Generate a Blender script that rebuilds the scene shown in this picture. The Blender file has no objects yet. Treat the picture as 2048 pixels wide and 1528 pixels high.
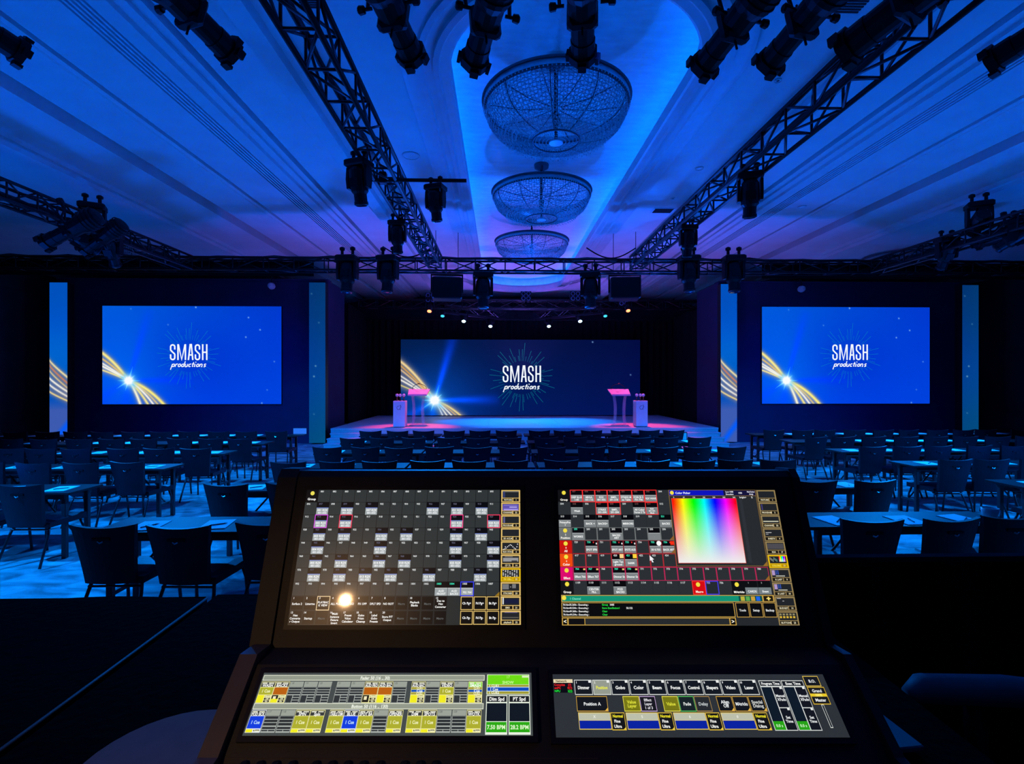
import bpy, math, random
import numpy as np
from mathutils import Vector, Matrix

random.seed(7)
sc = bpy.context.scene
COL = sc.collection
TH = math.radians(1.375)          # the camera looks 1.4 degrees to the right of the hall's axis
CT, ST = math.cos(TH), math.sin(TH)
CAMZ = 1.97                       # lens height above the hall floor (the desk stands on a riser)
F = 1000.0                        # focal length in pixels of the 2048 x 1528 frame

# ---------------------------------------------------------------- camera
cd = bpy.data.cameras.new('camera')
cd.sensor_width = 36.0
cd.lens = 36.0 * F / 2048.0
cd.clip_start = 0.02
cam = bpy.data.objects.new('camera', cd)
COL.objects.link(cam)
cam.location = (0, 0, CAMZ)
cam.rotation_euler = (math.radians(90), 0, -TH)
sc.camera = cam

# ---------------------------------------------------------------- world, exposure
w = bpy.data.worlds.new('world')
sc.world = w
w.use_nodes = True
w.node_tree.nodes['Background'].inputs[0].default_value = (0.0, 0.02, 0.1, 1)
w.node_tree.nodes['Background'].inputs[1].default_value = 0.02
vs = sc.view_settings
vs.view_transform = 'Standard'
vs.look = 'None'
vs.gamma = 1.0
vs.exposure = 0.0
try:
    vs.use_curve_mapping = False
except Exception:
    pass
try:
    sc.cycles.use_denoising = True
    sc.cycles.max_bounces = 6
    sc.cycles.diffuse_bounces = 3
    sc.cycles.glossy_bounces = 3
    sc.cycles.transmission_bounces = 4
    sc.cycles.sample_clamp_indirect = 4.0
    sc.cycles.caustics_reflective = False
    sc.cycles.caustics_refractive = False
except Exception:
    pass

# ---------------------------------------------------------------- house and show lighting
def spot(name, loc, target, power, color, angle=100, blend=0.8, radius=0.15):
    ld = bpy.data.lights.new(name, 'SPOT')
    ld.energy = power
    ld.color = color
    ld.spot_size = math.radians(angle)
    ld.spot_blend = blend
    ld.shadow_soft_size = radius
    o = bpy.data.objects.new(name, ld)
    COL.objects.link(o)
    o.location = loc
    d = Vector(target) - Vector(loc)
    o.rotation_euler = d.to_track_quat('-Z', 'Y').to_euler()
    return o

BLUE = (0.0, 0.10, 1.0)
DEEP = (0.0, 0.06, 1.0)
CYAN = (0.0, 0.22, 1.0)
VIOLET = (0.22, 0.10, 1.0)
XA = 0.95                         # axis of the hall
# uplighters washing the ceiling from the stage lip and from the sides of the hall
for x in (-4.6, 6.4):
    spot('uplight', (x, 15.2, 1.0), (XA + (x - XA) * 0.2, 8.5, 6.0), 1000, BLUE, 125, 0.9, 0.25)
spot('uplight', (XA, 15.0, 1.0), (XA, 9.5, 6.3), 2100, BLUE, 95, 0.9, 0.25)
for x in (-8.2, 10.0):
    spot('uplight', (x, 6.5, 1.0), (XA + (x - XA) * .6, 8.0, 6.0), 560, BLUE, 140, 0.9, 0.3)
for x in (-5.5, 7.3):
    spot('uplight', (x, 2.0, 1.0), (x * 0.75, 4.5, 6.0), 210, BLUE, 130, 0.9, 0.3)
spot('uplight', (XA, 20.2, 0.9), (XA, 19.6, 6.0), 1500, VIOLET, 105, 0.9, 0.3)  # added violet spot, stands in for red stage light mixing on the ceiling
for x in (-3.6, 5.5):
    spot('uplight', (x, 14.6, 1.0), (x, 15.2, 6.0), 330, VIOLET, 110, 1.0, 0.3)  # added violet pair, tints the ceiling near the stage
# blue moving heads on the trusses washing the seating
spot('seat_wash', (-1.6, 11.8, 4.45), (-2.2, 6.6, 0.0), 3000, CYAN, 80, 0.7, 0.06)
spot('seat_wash', (3.4, 11.8, 4.45), (4.2, 6.6, 0.0), 3000, CYAN, 80, 0.7, 0.06)
for x, tx in ((-7.4, -6.0), (9.2, 7.8)):
    spot('seat_wash', (x, 3.6, 4.55), (tx, 7.0, 0.0), 3000, CYAN, 78, 0.4, 0.05)
    spot('seat_wash', (XA + (x - XA) * .87, 8.7, 4.55), (tx, 12.0, 0.0), 1500, CYAN, 85, 0.6, 0.06)
    spot('seat_wash', (x, 11.8, 4.45), (tx, 8.4, 0.0), 1500, CYAN, 90, 0.6, 0.06)
spot('seat_wash', (XA, 3.3, 4.6), (XA, 11.2, 0.4), 1000, DEEP, 52, 0.8, 0.05)
for x in (-8.0, 9.8):
    spot('wall_fill', (x, 12.6, 4.4), (x, 16.2, .4), 420, (0.0, .01, 1.0), 110, .9, .1)  # added fill, brightens the dark scenic walls
for x in (-2.2, 4.1):
    spot('stage_front_fill', (x, 12.0, 4.45), (x, 16.0, .5), 340, DEEP, 75, .9, .08)  # added fill, brightens the stage front and steps

# ---------------------------------------------------------------- pixel helpers (survey of the photograph)
def P(u, v, d):
    """the point of the hall seen at pixel (u, v) at camera depth d"""
    xr = (u - 1024.0) / F * d
    return Vector((xr * CT + d * ST, -xr * ST + d * CT, CAMZ + (764.0 - v) / F * d))

def PY(u, v, y):
    """the same, on the plane Y = y of the hall"""
    q = (u - 1024.0) / F
    x = y * (ST + q * CT) / (CT - q * ST)
    d = x * ST + y * CT
    return Vector((x, y, CAMZ + (764.0 - v) / F * d))

def PZ(u, v, z):
    d = (z - CAMZ) * F / (764.0 - v)
    return P(u, v, d)

def s2l(c):
    out = []
    for x in c:
        x = x / 255.0
        out.append(x / 12.92 if x <= 0.04045 else ((x + 0.055) / 1.055) ** 2.4)
    return out

# ---------------------------------------------------------------- materials
MATS = {}
def pm(name, col, rough=0.6, metal=0.0, spec=0.5, var=0.12, scale=6.0, bump=0.0, bscale=40.0, coat=0.0, stretch=None):
    if name in MATS:
        return MATS[name]
    m = bpy.data.materials.new(name)
    m.use_nodes = True
    nt = m.node_tree
    b = nt.nodes['Principled BSDF']
    b.inputs['Roughness'].default_value = rough
    b.inputs['Metallic'].default_value = metal
    b.inputs['Specular IOR Level'].default_value = spec
    b.inputs['Coat Weight'].default_value = coat
    tc = nt.nodes.new('ShaderNodeTexCoord')
    vec = tc.outputs['Object']
    if stretch:
        mp = nt.nodes.new('ShaderNodeMapping')
        mp.inputs['Scale'].default_value = stretch
        nt.links.new(vec, mp.inputs['Vector'])
        vec = mp.outputs['Vector']
    n = nt.nodes.new('ShaderNodeTexNoise')
    n.inputs['Scale'].default_value = scale
    n.inputs['Detail'].default_value = 4
    nt.links.new(vec, n.inputs['Vector'])
    r = nt.nodes.new('ShaderNodeValToRGB')
    r.color_ramp.elements[0].position = 0.3
    r.color_ramp.elements[1].position = 0.7
    r.color_ramp.elements[0].color = [c * (1 - var) for c in col] + [1]
    r.color_ramp.elements[1].color = [min(1, c * (1 + var)) for c in col] + [1]
    nt.links.new(n.outputs['Fac'], r.inputs['Fac'])
    nt.links.new(r.outputs['Color'], b.inputs['Base Color'])
    if bump:
        n2 = nt.nodes.new('ShaderNodeTexNoise')
        n2.inputs['Scale'].default_value = bscale
        n2.inputs['Detail'].default_value = 5
        nt.links.new(vec, n2.inputs['Vector'])
        bp = nt.nodes.new('ShaderNodeBump')
        bp.inputs['Strength'].default_value = bump
        bp.inputs['Distance'].default_value = 0.02
        nt.links.new(n2.outputs['Fac'], bp.inputs['Height'])
        nt.links.new(bp.outputs['Normal'], b.inputs['Normal'])
    MATS[name] = m
    return m

def em(name, col, strength=1.0):
    if name in MATS:
        return MATS[name]
    m = bpy.data.materials.new(name)
    m.use_nodes = True
    b = m.node_tree.nodes['Principled BSDF']
    b.inputs['Base Color'].default_value = (0.01, 0.01, 0.01, 1)
    b.inputs['Emission Color'].default_value = list(col) + [1]
    b.inputs['Emission Strength'].default_value = strength
    MATS[name] = m
    return m

def screen_mat(name, rough, spec, strength=1.0):
    """a display: its picture is stored per vertex / face and given off as light behind glossy glass"""
    m = bpy.data.materials.new(name)
    m.use_nodes = True
    nt = m.node_tree
    b = nt.nodes['Principled BSDF']
    b.inputs['Base Color'].default_value = (0.006, 0.006, 0.007, 1)
    b.inputs['Roughness'].default_value = rough
    b.inputs['Specular IOR Level'].default_value = spec
    if rough < .5:
        b.inputs['Coat Weight'].default_value = .5
        b.inputs['Coat Roughness'].default_value = .06
    a = nt.nodes.new('ShaderNodeAttribute')
    a.attribute_name = 'picture'
    nt.links.new(a.outputs['Color'], b.inputs['Emission Color'])
    b.inputs['Emission Strength'].default_value = strength
    MATS[name] = m
    return m

M_CEIL = pm('plaster', (0.62, 0.62, 0.62), 0.75, var=0.05, scale=2.0, bump=0.05, bscale=30)
M_DOME = pm('brushed_plaster', (0.75, 0.75, 0.75), 0.6, var=0.10, scale=3.0, bump=0.35, bscale=7, stretch=(1, 3, 1))
M_MOULD = pm('moulding_plaster', (0.55, 0.55, 0.57), 0.45, var=0.05, scale=5.0)
M_BLACK = pm('black_metal', (0.004, 0.004, 0.005), 0.5, spec=.25, var=0.25, scale=9)
M_TRUSS = pm('black_truss_paint', (0.006, 0.006, 0.008), 0.42, spec=.4, var=0.3, scale=14)
M_DARKGREY = pm('dark_plastic', (0.008, 0.008, 0.009), 0.45, spec=.3, var=0.2, scale=20)
M_LENS = pm('dark_glass', (0.02, 0.025, 0.04), 0.08, spec=0.8, var=0.1)
M_CHAIR = pm('chair_vinyl', (0.006, 0.006, 0.013), 0.45, spec=0.3, var=0.2, scale=9, bump=0.12, bscale=60)
M_LEG = pm('bronze_metal', (0.05, 0.05, 0.055), 0.35, metal=0.8, var=0.2)
M_CHROME = pm('chrome', (0.6, 0.6, 0.62), 0.18, metal=1.0, var=0.05)
M_TABLE = pm('laminate', (0.020, 0.016, 0.018), 0.5, spec=.15, var=0.2, scale=3, stretch=(1, 8, 1))
M_TLEG = pm('table_leg_paint', (0.02, 0.02, 0.024), 0.5, var=0.2)
M_PAPER = pm('paper', (0.84, 0.86, 0.88), 0.6, var=0.03, scale=12)
M_PEN = pm('pen_plastic', (0.04, 0.045, 0.08), 0.3, var=0.1)
M_CHINA = pm('china', (0.62, 0.62, 0.62), 0.2, var=0.02)
M_DRAPE = pm('black_velour', (0.006, 0.006, 0.007), 0.9, spec=0.15, var=0.3, scale=4)
M_SCENIC = pm('scenic_fabric', (0.03, 0.03, 0.085), 0.8, spec=0.2, var=0.08, scale=2)
M_WALL = pm('wall_covering', (0.05, 0.05, 0.055), 0.8, var=0.15, scale=2)
M_STAGE = pm('stage_deck_paint', (0.50, 0.50, 0.52), 0.42, var=0.06, scale=3)
M_WHITE = pm('white_laminate', (0.70, 0.70, 0.72), 0.4, var=0.03)
M_CLOTH = pm('black_cloth', (0.0016, 0.0016, 0.0016), 1.0, spec=0.02, var=0.3, scale=10, bump=0.2, bscale=50)
M_CONSOLE = pm('console_shell', (0.016, 0.016, 0.015), 0.6, spec=.3, var=0.15, scale=25, bump=0.05, bscale=300)
M_CHEEK = pm('console_cheek', (0.055, 0.045, 0.035), 0.45, var=0.15, scale=10)
M_GREY = pm('grey_felt', (0.10, 0.085, 0.085), 0.9, var=0.1, scale=30)

def carpet_mat():
    m = bpy.data.materials.new('carpet')
    m.use_nodes = True
    nt = m.node_tree
    b = nt.nodes['Principled BSDF']
    b.inputs['Roughness'].default_value = 0.9
    b.inputs['Specular IOR Level'].default_value = 0.1
    tc = nt.nodes.new('ShaderNodeTexCoord')
    mp = nt.nodes.new('ShaderNodeMapping')
    mp.inputs['Scale'].default_value = (1.0, 2.2, 1.0)
    mp.inputs['Rotation'].default_value = (0, 0, 0.5)
    nt.links.new(tc.outputs['Object'], mp.inputs['Vector'])
    n = nt.nodes.new('ShaderNodeTexNoise')
    n.inputs['Scale'].default_value = 1.6
    n.inputs['Detail'].default_value = 6
    n.inputs['Distortion'].default_value = 1.5
    nt.links.new(mp.outputs['Vector'], n.inputs['Vector'])
    r = nt.nodes.new('ShaderNodeValToRGB')
    e = r.color_ramp.elements
    e[0].position, e[1].position = 0.35, 0.65
    e[0].color = (0.16, 0.16, 0.17, 1)
    e[1].color = (0.46, 0.46, 0.47, 1)
    nt.links.new(n.outputs['Fac'], r.inputs['Fac'])
    nt.links.new(r.outputs['Color'], b.inputs['Base Color'])
    n2 = nt.nodes.new('ShaderNodeTexNoise')
    n2.inputs['Scale'].default_value = 220
    nt.links.new(tc.outputs['Object'], n2.inputs['Vector'])
    bp = nt.nodes.new('ShaderNodeBump')
    bp.inputs['Strength'].default_value = 0.3
    nt.links.new(n2.outputs['Fac'], bp.inputs['Height'])
    nt.links.new(bp.outputs['Normal'], b.inputs['Normal'])
    return m
M_CARPET = carpet_mat()

def clear_mat(name, tint, mix):
    m = bpy.data.materials.new(name)
    m.use_nodes = True
    nt = m.node_tree
    b = nt.nodes['Principled BSDF']
    b.inputs['Base Color'].default_value = list(tint) + [1]
    b.inputs['Roughness'].default_value = 0.15
    b.inputs['Alpha'].default_value = mix
    return m
M_ACRYL = clear_mat('clear_acrylic', (0.75, 0.72, 0.78), 0.22)
M_ACRYL_TOP = clear_mat('frosted_acrylic', (0.72, 0.66, 0.74), 0.7)
M_CRYSTAL = pm('crystal', (0.40, 0.42, 0.46), 0.42, metal=0.2, spec=0.9, var=0.1, scale=30)
M_SPARK = pm('crystal_facets', (0.92, 0.94, 0.97), 0.2, metal=0.0, spec=1.0, var=0.03)
M_BRASS = pm('chandelier_frame', (0.10, 0.10, 0.12), 0.6, metal=0.2, var=0.1)

# ---------------------------------------------------------------- mesh builder
class MB:
    def __init__(s):
        s.v, s.f = [], []
    def add(s, vs, fs):
        o = len(s.v)
        s.v += [tuple(x) for x in vs]
        s.f += [tuple(i + o for i in f) for f in fs]
        return s
    def box(s, x0, x1, y0, y1, z0, z1):
        vs = [(x, y, z) for z in (z0, z1) for y in (y0, y1) for x in (x0, x1)]
        return s.add(vs, [(0, 2, 3, 1), (4, 5, 7, 6), (0, 1, 5, 4), (2, 6, 7, 3), (0, 4, 6, 2), (1, 3, 7, 5)])
    def bbox(s, x0, x1, y0, y1, z0, z1, b):
        """box with chamfered vertical and horizontal edges"""
        xs, ys = (x0, x1), (y0, y1)
        def ring(z, i):
            return [(x0 + i + b, y0 + i, z), (x1 - i - b, y0 + i, z), (x1 - i, y0 + i + b, z), (x1 - i, y1 - i - b, z),
                    (x1 - i - b, y1 - i, z), (x0 + i + b, y1 - i, z), (x0 + i, y1 - i - b, z), (x0 + i, y0 + i + b, z)]
        rings = [ring(z0, b), ring(z0 + b, 0), ring(z1 - b, 0), ring(z1, b)]
        vs = [p for r in rings for p in r]
        fs = [tuple(range(7, -1, -1)), tuple(range(24, 32))]
        for k in range(3):
            for i in range(8):
                j = (i + 1) % 8
                fs.append((k * 8 + i, k * 8 + j, k * 8 + 8 + j, k * 8 + 8 + i))
        return s.add(vs, fs)
    def tube(s, pts, r, n=6, closed=False, caps=True):
        pts = [Vector(p) for p in pts]
        N = len(pts)
        rs = r if isinstance(r, (list, tuple)) else [r] * N
        vs, fs = [], []
        prev = None
        for i, p in enumerate(pts):
            if closed:
                t = pts[(i + 1) % N] - pts[i - 1]
            else:
                t = pts[min(i + 1, N - 1)] - pts[max(i - 1, 0)]
            t.normalize()
            if prev is None:
                a = Vector((0, 0, 1)) if abs(t.z) < 0.9 else Vector((1, 0, 0))
                nrm = t.cross(a).normalized()
            else:
                nrm = (prev - t * prev.dot(t)).normalized()
            prev = nrm
            bn = t.cross(nrm)
            for k in range(n):
                a = 2 * math.pi * k / n
                vs.append(p + (nrm * math.cos(a) + bn * math.sin(a)) * rs[i])
        segs = N if closed else N - 1
        for i in range(segs):
            j = (i + 1) % N
            for k in range(n):
                l = (k + 1) % n
                fs.append((i * n + k, i * n + l, j * n + l, j * n + k))
        if caps and not closed:
            fs.append(tuple(range(n - 1, -1, -1)))
            fs.append(tuple((N - 1) * n + k for k in range(n)))
        return s.add(vs, fs)
    def lathe(s, prof, n=16, axis='z', origin=(0, 0, 0), caps=True):
        vs, fs = [], []
        for (r, h) in prof:
            for k in range(n):
                a = 2 * math.pi * k / n
                c, d = r * math.cos(a), r * math.sin(a)
                p = {'z': (c, d, h), 'y': (c, h, -d), 'x': (h, c, d)}[axis]
                vs.append((p[0] + origin[0], p[1] + origin[1], p[2] + origin[2]))
        for i in range(len(prof) - 1):
            for k in range(n):
                l = (k + 1) % n
                fs.append((i * n + k, i * n + l, (i + 1) * n + l, (i + 1) * n + k))
        if caps:
            if prof[0][0] > 1e-6:
                fs.append(tuple(range(n - 1, -1, -1)))
            if prof[-1][0] > 1e-6:
                fs.append(tuple((len(prof) - 1) * n + k for k in range(n)))
        return s.add(vs, fs)
    def prism_x(s, poly, x0, x1):
        """polygon in (y, z) drawn out along x"""
        n = len(poly)
        vs = [(x0, y, z) for y, z in poly] + [(x1, y, z) for y, z in poly]
        fs = [tuple(range(n)), tuple(range(2 * n - 1, n - 1, -1))]
        for i in range(n):
            j = (i + 1) % n
            fs.append((i, i + n, j + n, j))
        return s.add(vs, fs)
    def grid(s, fn, nu, nv):
        vs = [fn(i / nu, j / nv) for j in range(nv + 1) for i in range(nu + 1)]
        fs = []
        for j in range(nv):
            for i in range(nu):
                a = j * (nu + 1) + i
                fs.append((a, a + 1, a + nu + 2, a + nu + 1))
        return s.add(vs, fs)
    def build(s, name, mat, parent=None, smooth=False, loc=None, kind=None):
        me = bpy.data.meshes.new(name)
        me.from_pydata(s.v, [], s.f)
        me.materials.append(mat)
        if smooth:
            me.polygons.foreach_set('use_smooth', [True] * len(me.polygons))
        me.update()
        o = bpy.data.objects.new(name, me)
        COL.objects.link(o)
        if parent:
            o.parent = parent
        if loc is not None:
            o.location = loc
        if kind:
            o['kind'] = kind
        return o

def recalc(o):
    import bmesh
    bm = bmesh.new()
    bm.from_mesh(o.data)
    bmesh.ops.recalc_face_normals(bm, faces=bm.faces)
    bm.to_mesh(o.data)
    bm.free()
    return o

def tag(o, label, cat, group=None):
    o['label'] = label
    o['category'] = cat
    if group:
        o['group'] = group
    return o

def thing(name, label, cat, loc=(0, 0, 0), rz=0.0, group=None):
    o = bpy.data.objects.new(name, None)
    o.empty_display_size = 0.1
    COL.objects.link(o)
    o.location = loc
    o.rotation_euler = (0, 0, rz)
    return tag(o, label, cat, group)

def kids(o):
    return [c for c in KID.get(o.name, [])]

KID = {}
def register(root):
    """remember the children of a thing so copying stays quick"""
    def walk(o):
        KID[o.name] = [c for c in bpy.data.objects if c.parent == o]
        for c in KID[o.name]:
            walk(c)
    walk(root)
    return root

def dup(root, loc, rz=None, label=None, scale=None, group=None):
    r = root.copy()
    COL.objects.link(r)
    r.location = loc
    if rz is not None:
        r.rotation_euler = (0, 0, rz)
    if scale:
        r.scale = (scale,) * 3
    if label:
        r['label'] = label
    if group:
        r['group'] = group
    out = []
    for ch in kids(root):
        c = ch.copy()
        COL.objects.link(c)
        c.parent = r
        out.append((ch, c))
        for g in kids(ch):
            d = g.copy()
            COL.objects.link(d)
            d.parent = c
    return r, out

def struct(o):
    o['kind'] = 'structure'
    return o

ORD = ['nearest', 'second', 'third', 'fourth', 'fifth', 'sixth', 'seventh', 'eighth', 'ninth', 'tenth', 'eleventh', 'twelfth']
FIRSTS = ['first', 'second', 'third', 'fourth', 'fifth', 'sixth', 'seventh', 'eighth', 'ninth', 'tenth', 'eleventh', 'twelfth']
# ================================================================ THE ROOM
YB, YF = 24.0, -4.0               # far wall behind the stage, wall behind the control desk
XL, XR = -15.3, 17.2
CZ = 6.07                         # main ceiling
m = MB()
m.grid(lambda a, b: (XL + (XR - XL) * a, YF + (YB - YF) * b, 0.0), 8, 8)
struct(m.build('floor', M_CARPET))

# the ceiling: long coffers and mouldings running towards the stage, a stadium opening in the middle
R_OV, Y0_OV, Y1_OV = 1.62, 6.6, 20.6
half = [(2.6, 0), (3.24, 0), (3.24, -.10), (3.38, -.10), (3.40, -.18), (3.52, -.18), (3.56, -.26), (3.80, -.26), (3.83, -.14),
        (3.92, -.13), (3.95, 0), (4.70, 0), (4.70, .10), (4.78, .10), (4.78, -.03), (4.90, -.03), (4.90, -.08), (5.03, -.08), (5.05, -.13), (5.25, -.13)]
for k in range(5):
    g = 5.27 + 0.06 * k
    half += [(g, -.13), (g, -.06), (g + .032, -.06), (g + .032, -.13)]
half += [(6.28, -.13), (6.28, -.05), (6.36, -.05), (6.36, -.13), (6.44, -.13), (6.46, -.15), (7.28, -.15), (7.28, .05), (7.50, .05), (7.50, -.22),
         (8.34, -.36), (8.38, -.42), (8.48, -.42), (8.52, -.48), (16.4, -.50)]
m = MB()
for sgn in (-1, 1):
    for (a0, z0), (a1, z1) in zip(half[:-1], half[1:]):
        x0, x1 = XA + sgn * a0, XA + sgn * a1
        m.add([(x0, YF, CZ + z0), (x1, YF, CZ + z1), (x1, YB, CZ + z1), (x0, YB, CZ + z0)], [(0, 1, 2, 3)])
    m.add([(XA + sgn * R_OV, YF, CZ), (XA + sgn * 2.6, YF, CZ), (XA + sgn * 2.6, YB, CZ), (XA + sgn * R_OV, YB, CZ)], [(0, 1, 2, 3)])
NA = 40
for k in range(NA):
    t0, t1 = math.pi * k / NA, math.pi * (k + 1) / NA
    for (yc, s, ye) in ((Y0_OV, -1, YF), (Y1_OV, 1, YB)):
        p0 = (XA + R_OV * math.cos(t0), yc + s * R_OV * math.sin(t0), CZ)
        p1 = (XA + R_OV * math.cos(t1), yc + s * R_OV * math.sin(t1), CZ)
        m.add([p0, p1, (p1[0], ye, CZ), (p0[0], ye, CZ)], [(0, 1, 2, 3)])
struct(m.build('ceiling', M_CEIL))

def stadium(off, n=32):
    r = R_OV + off
    pts = []
    for k in range(n + 1):
        t = math.pi * k / n
        pts.append((XA - r * math.cos(t), Y0_OV - r * math.sin(t)))
    for k in range(n + 1):
        t = math.pi * k / n
        pts.append((XA + r * math.cos(t), Y1_OV + r * math.sin(t)))
    return pts
def sweep_stadium(prof, name, mat, smooth=False):
    rings = [[(x, y, CZ + z) for x, y in stadium(o)] for o, z in prof]
    n = len(rings[0])
    vs = [p for r in rings for p in r]
    fs = []
    for i in range(len(rings) - 1):
        for k in range(n):
            l = (k + 1) % n
            fs.append((i * n + k, i * n + l, (i + 1) * n + l, (i + 1) * n + k))
    return struct(MB().add(vs, fs).build(name, mat, smooth=smooth))
sweep_stadium([(0.62, .01), (0.62, -.03), (0.57, -.035), (0.40, -.035), (0.40, -.065), (0.33, -.07), (0.30, -.045), (0.20, -.045), (0.20, -.09),
               (0.13, -.10), (0.10, -.075), (0.0, -.075), (-.03, -.06), (-.03, .12), (0.06, .14), (0.06, .2)], 'trim_1', M_MOULD)
# the recess above the opening
st = [(x, y, CZ + .55) for x, y in stadium(0.3)]
m = MB()
m.add(st, [tuple(range(len(st)))])
st0 = [(x, y, CZ + .1) for x, y in stadium(0.3)]
n = len(st)
m.add(st0 + st, [(k, (k + 1) % n, n + (k + 1) % n, n + k) for k in range(n)])
struct(m.build('ceiling_recess', M_DOME))

# blue light strip lying in the cove behind the lip of the recess
st1 = [(x, y, CZ + .19) for x, y in stadium(.10)]
cov = MB().tube(st1, .018, 6, True).build('cove_light_strip', em('cove_blue', (0.0, .12, 1.0), 26.0))
tag(cov, 'thin blue light strip hidden in the cove around the oval recess', 'light strip')

# outer walls with plain panelling
m = MB()
m.box(XL - .2, XL, YF, YB, 0, CZ)
struct(m.build('wall_left', M_WALL))
m = MB()
m.box(XR, XR + .2, YF, YB, 0, CZ)
struct(m.build('wall_right', M_WALL))
struct(MB().box(XL, XR, YB, YB + .2, 0, CZ).build('wall_back', M_WALL))
struct(MB().box(XL, XR, YF - .2, YF, 0, CZ).build('wall_rear', M_WALL))
for sgn, xw, nm in ((1, XL, 'left'), (-1, XR, 'right')):
    m = MB()
    m.box(min(xw, xw + sgn * .04), max(xw, xw + sgn * .04), YF, YB, 0.0, .22)
    struct(m.build('baseboard_' + nm, M_WALL))
    m = MB()
    for y0 in (1.5, 5.5, 9.5, 13.7):
        y1 = y0 + 3.2
        for (ya, yb, za, zb) in ((y0, y1, 1.05, 1.15), (y0, y1, 4.9, 5.0), (y0, y0 + .1, 1.15, 4.9), (y1 - .1, y1, 1.15, 4.9), (y0, y1, .35, .42), (y0, y1, .86, .93)):
            m.box(min(xw, xw + sgn * .05), max(xw, xw + sgn * .05), ya, yb, za, zb)
    struct(m.build('trim_2' if nm == 'left' else 'trim_3', M_WALL))
    m = MB()
    for y0 in (4.9, 8.9, 13.0):
        m.box(min(xw, xw + sgn * .14), max(xw, xw + sgn * .14), y0, y0 + .35, .22, 5.6)
    struct(m.build('trim_4' if nm == 'left' else 'trim_5', M_MOULD if nm == 'x' else M_WALL))

# small fittings in the ceiling
def vent(x, y, wx, wy, lab):
    t = thing('ceiling_vent', lab, 'vent', (x, y, CZ))
    m = MB()
    m.box(-wx / 2, wx / 2, -wy / 2, wy / 2, -.015, .0)
    m.build('frame', M_CEIL, t)
    for k in range(5):
        y0 = -wy / 2 + wy * (k + .6) / 6
        MB().box(-wx / 2 + .03, wx / 2 - .03, y0 - wy * .04, y0 + wy * .04, -.025, -.0155).build('slat', M_BLACK, t)
p = PZ(1694, 12, CZ); vent(p.x, p.y, .40, .24, 'square dark ceiling vent between two spotlights at the right')
p = PZ(1325, 421, CZ); vent(p.x, p.y, .5, .35, 'small ceiling vent beside the far end of the right truss')
p = PZ(622, 4, CZ); vent(p.x, p.y, .30, .2, 'square ceiling vent by the top of the left truss')
def disc(u, v, r, lab, mat, nm='ceiling_speaker', cat='speaker', z=CZ):
    p = PZ(u, v, z - .0)
    t = thing(nm, lab, cat, (p.x, p.y, z))
    MB().lathe([(r, 0), (r, -.012), (r * .88, -.02), (r * .84, -.012)], 20).build('rim', M_CEIL, t)
    MB().lathe([(r * .84, -.010), (0.0001, -.014)], 20).build('grille', mat, t)
disc(822, 311, .16, 'round flush ceiling speaker beside the left truss', M_CEIL)
disc(1556, 160, .05, 'small black round sensor in the ceiling beside right truss', M_BLACK, 'ceiling_sensor', 'sensor')
disc(1399, 336, .08, 'pale round downlight in the ceiling left of the right truss', M_WHITE, 'downlight', 'ceiling light')
disc(1346, 396, .05, 'tiny dark sensor beside the far vent near right truss', M_BLACK, 'ceiling_sensor', 'sensor')
disc(1604, 413, .09, 'pale round downlight in the wide coffer right of the truss', M_WHITE, 'downlight', 'ceiling light', CZ - .13)
disc(271, 386, .09, 'dark round downlight in the left side ceiling', M_BLACK, 'downlight', 'ceiling light', CZ - .287)
disc(1891, 401, .09, 'dark round downlight in the right side ceiling', M_BLACK, 'downlight', 'ceiling light', CZ - .287)

# ================================================================ SCENIC WALLS, LED SCREENS AND COLUMNS
YS = 16.2
def xs_at(u, y=YS):
    return PY(u, 764, y).x
def zs_at(u, v, y=YS):
    return PY(u, v, y).z

def scenic(name, u0, u1, lab, ret_u_front, ret_u_back, side):
    x0, x1 = xs_at(u0), xs_at(u1)
    t = thing(name, lab, 'stage set', ((x0 + x1) / 2, YS, 0))
    c = (x0 + x1) / 2
    top = 5.22
    MB().box(x0 - c, x1 - c, 0.02, .30, 0, top).build('face_panel', M_SCENIC, t)
    MB().box(x0 - c, x1 - c, -.02, .32, top, top + .05).build('top_rail', M_SCENIC, t)
    xr = xs_at(ret_u_front) - c
    d = .06 * side
    MB().box(min(xr, xr + d), max(xr, xr + d), -.03, 1.75, 0, top).build('return_panel', M_SCENIC, t)
    return t
scenic('scenic_wall', 113, 656, 'tall dark navy wall framing the screen left of stage', 655, 690, -1)
scenic('scenic_wall', 1437, 1943, 'tall dark navy wall framing the screen right of stage', 1436, 1397, 1)

M_LED = screen_mat('led_wall', 0.6, 0.1)
M_LOGO = em('logo_white', (0.9, 0.95, 1.0), 1.0)
M_RAY = em('logo_teal', s2l((12, 125, 190)), 1.0)
M_RAY2 = em('logo_teal_dark', s2l((8, 120, 140)), 1.0)
M_FRAME = pm('screen_frame', (0.015, 0.015, 0.018), 0.5)

def seg_dist(X, Y, pts):
    d = np.full(X.shape, 1e9)
    for (ax, ay), (bx, by) in zip(pts[:-1], pts[1:]):
        vx, vy = bx - ax, by - ay
        L = vx * vx + vy * vy + 1e-9
        t = np.clip(((X - ax) * vx + (Y - ay) * vy) / L, 0, 1)
        d = np.minimum(d, np.hypot(X - ax - t * vx, Y - ay - t * vy))
    return d
def bez(a, c, b, n=10):
    return [((1 - t) ** 2 * a[0] + 2 * t * (1 - t) * c[0] + t * t * b[0], (1 - t) ** 2 * a[1] + 2 * t * (1 - t) * c[1] + t * t * b[1]) for t in [k / n for k in range(n + 1)]]
def G(d, s):
    return np.exp(-(d / s) ** 2)

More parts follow.
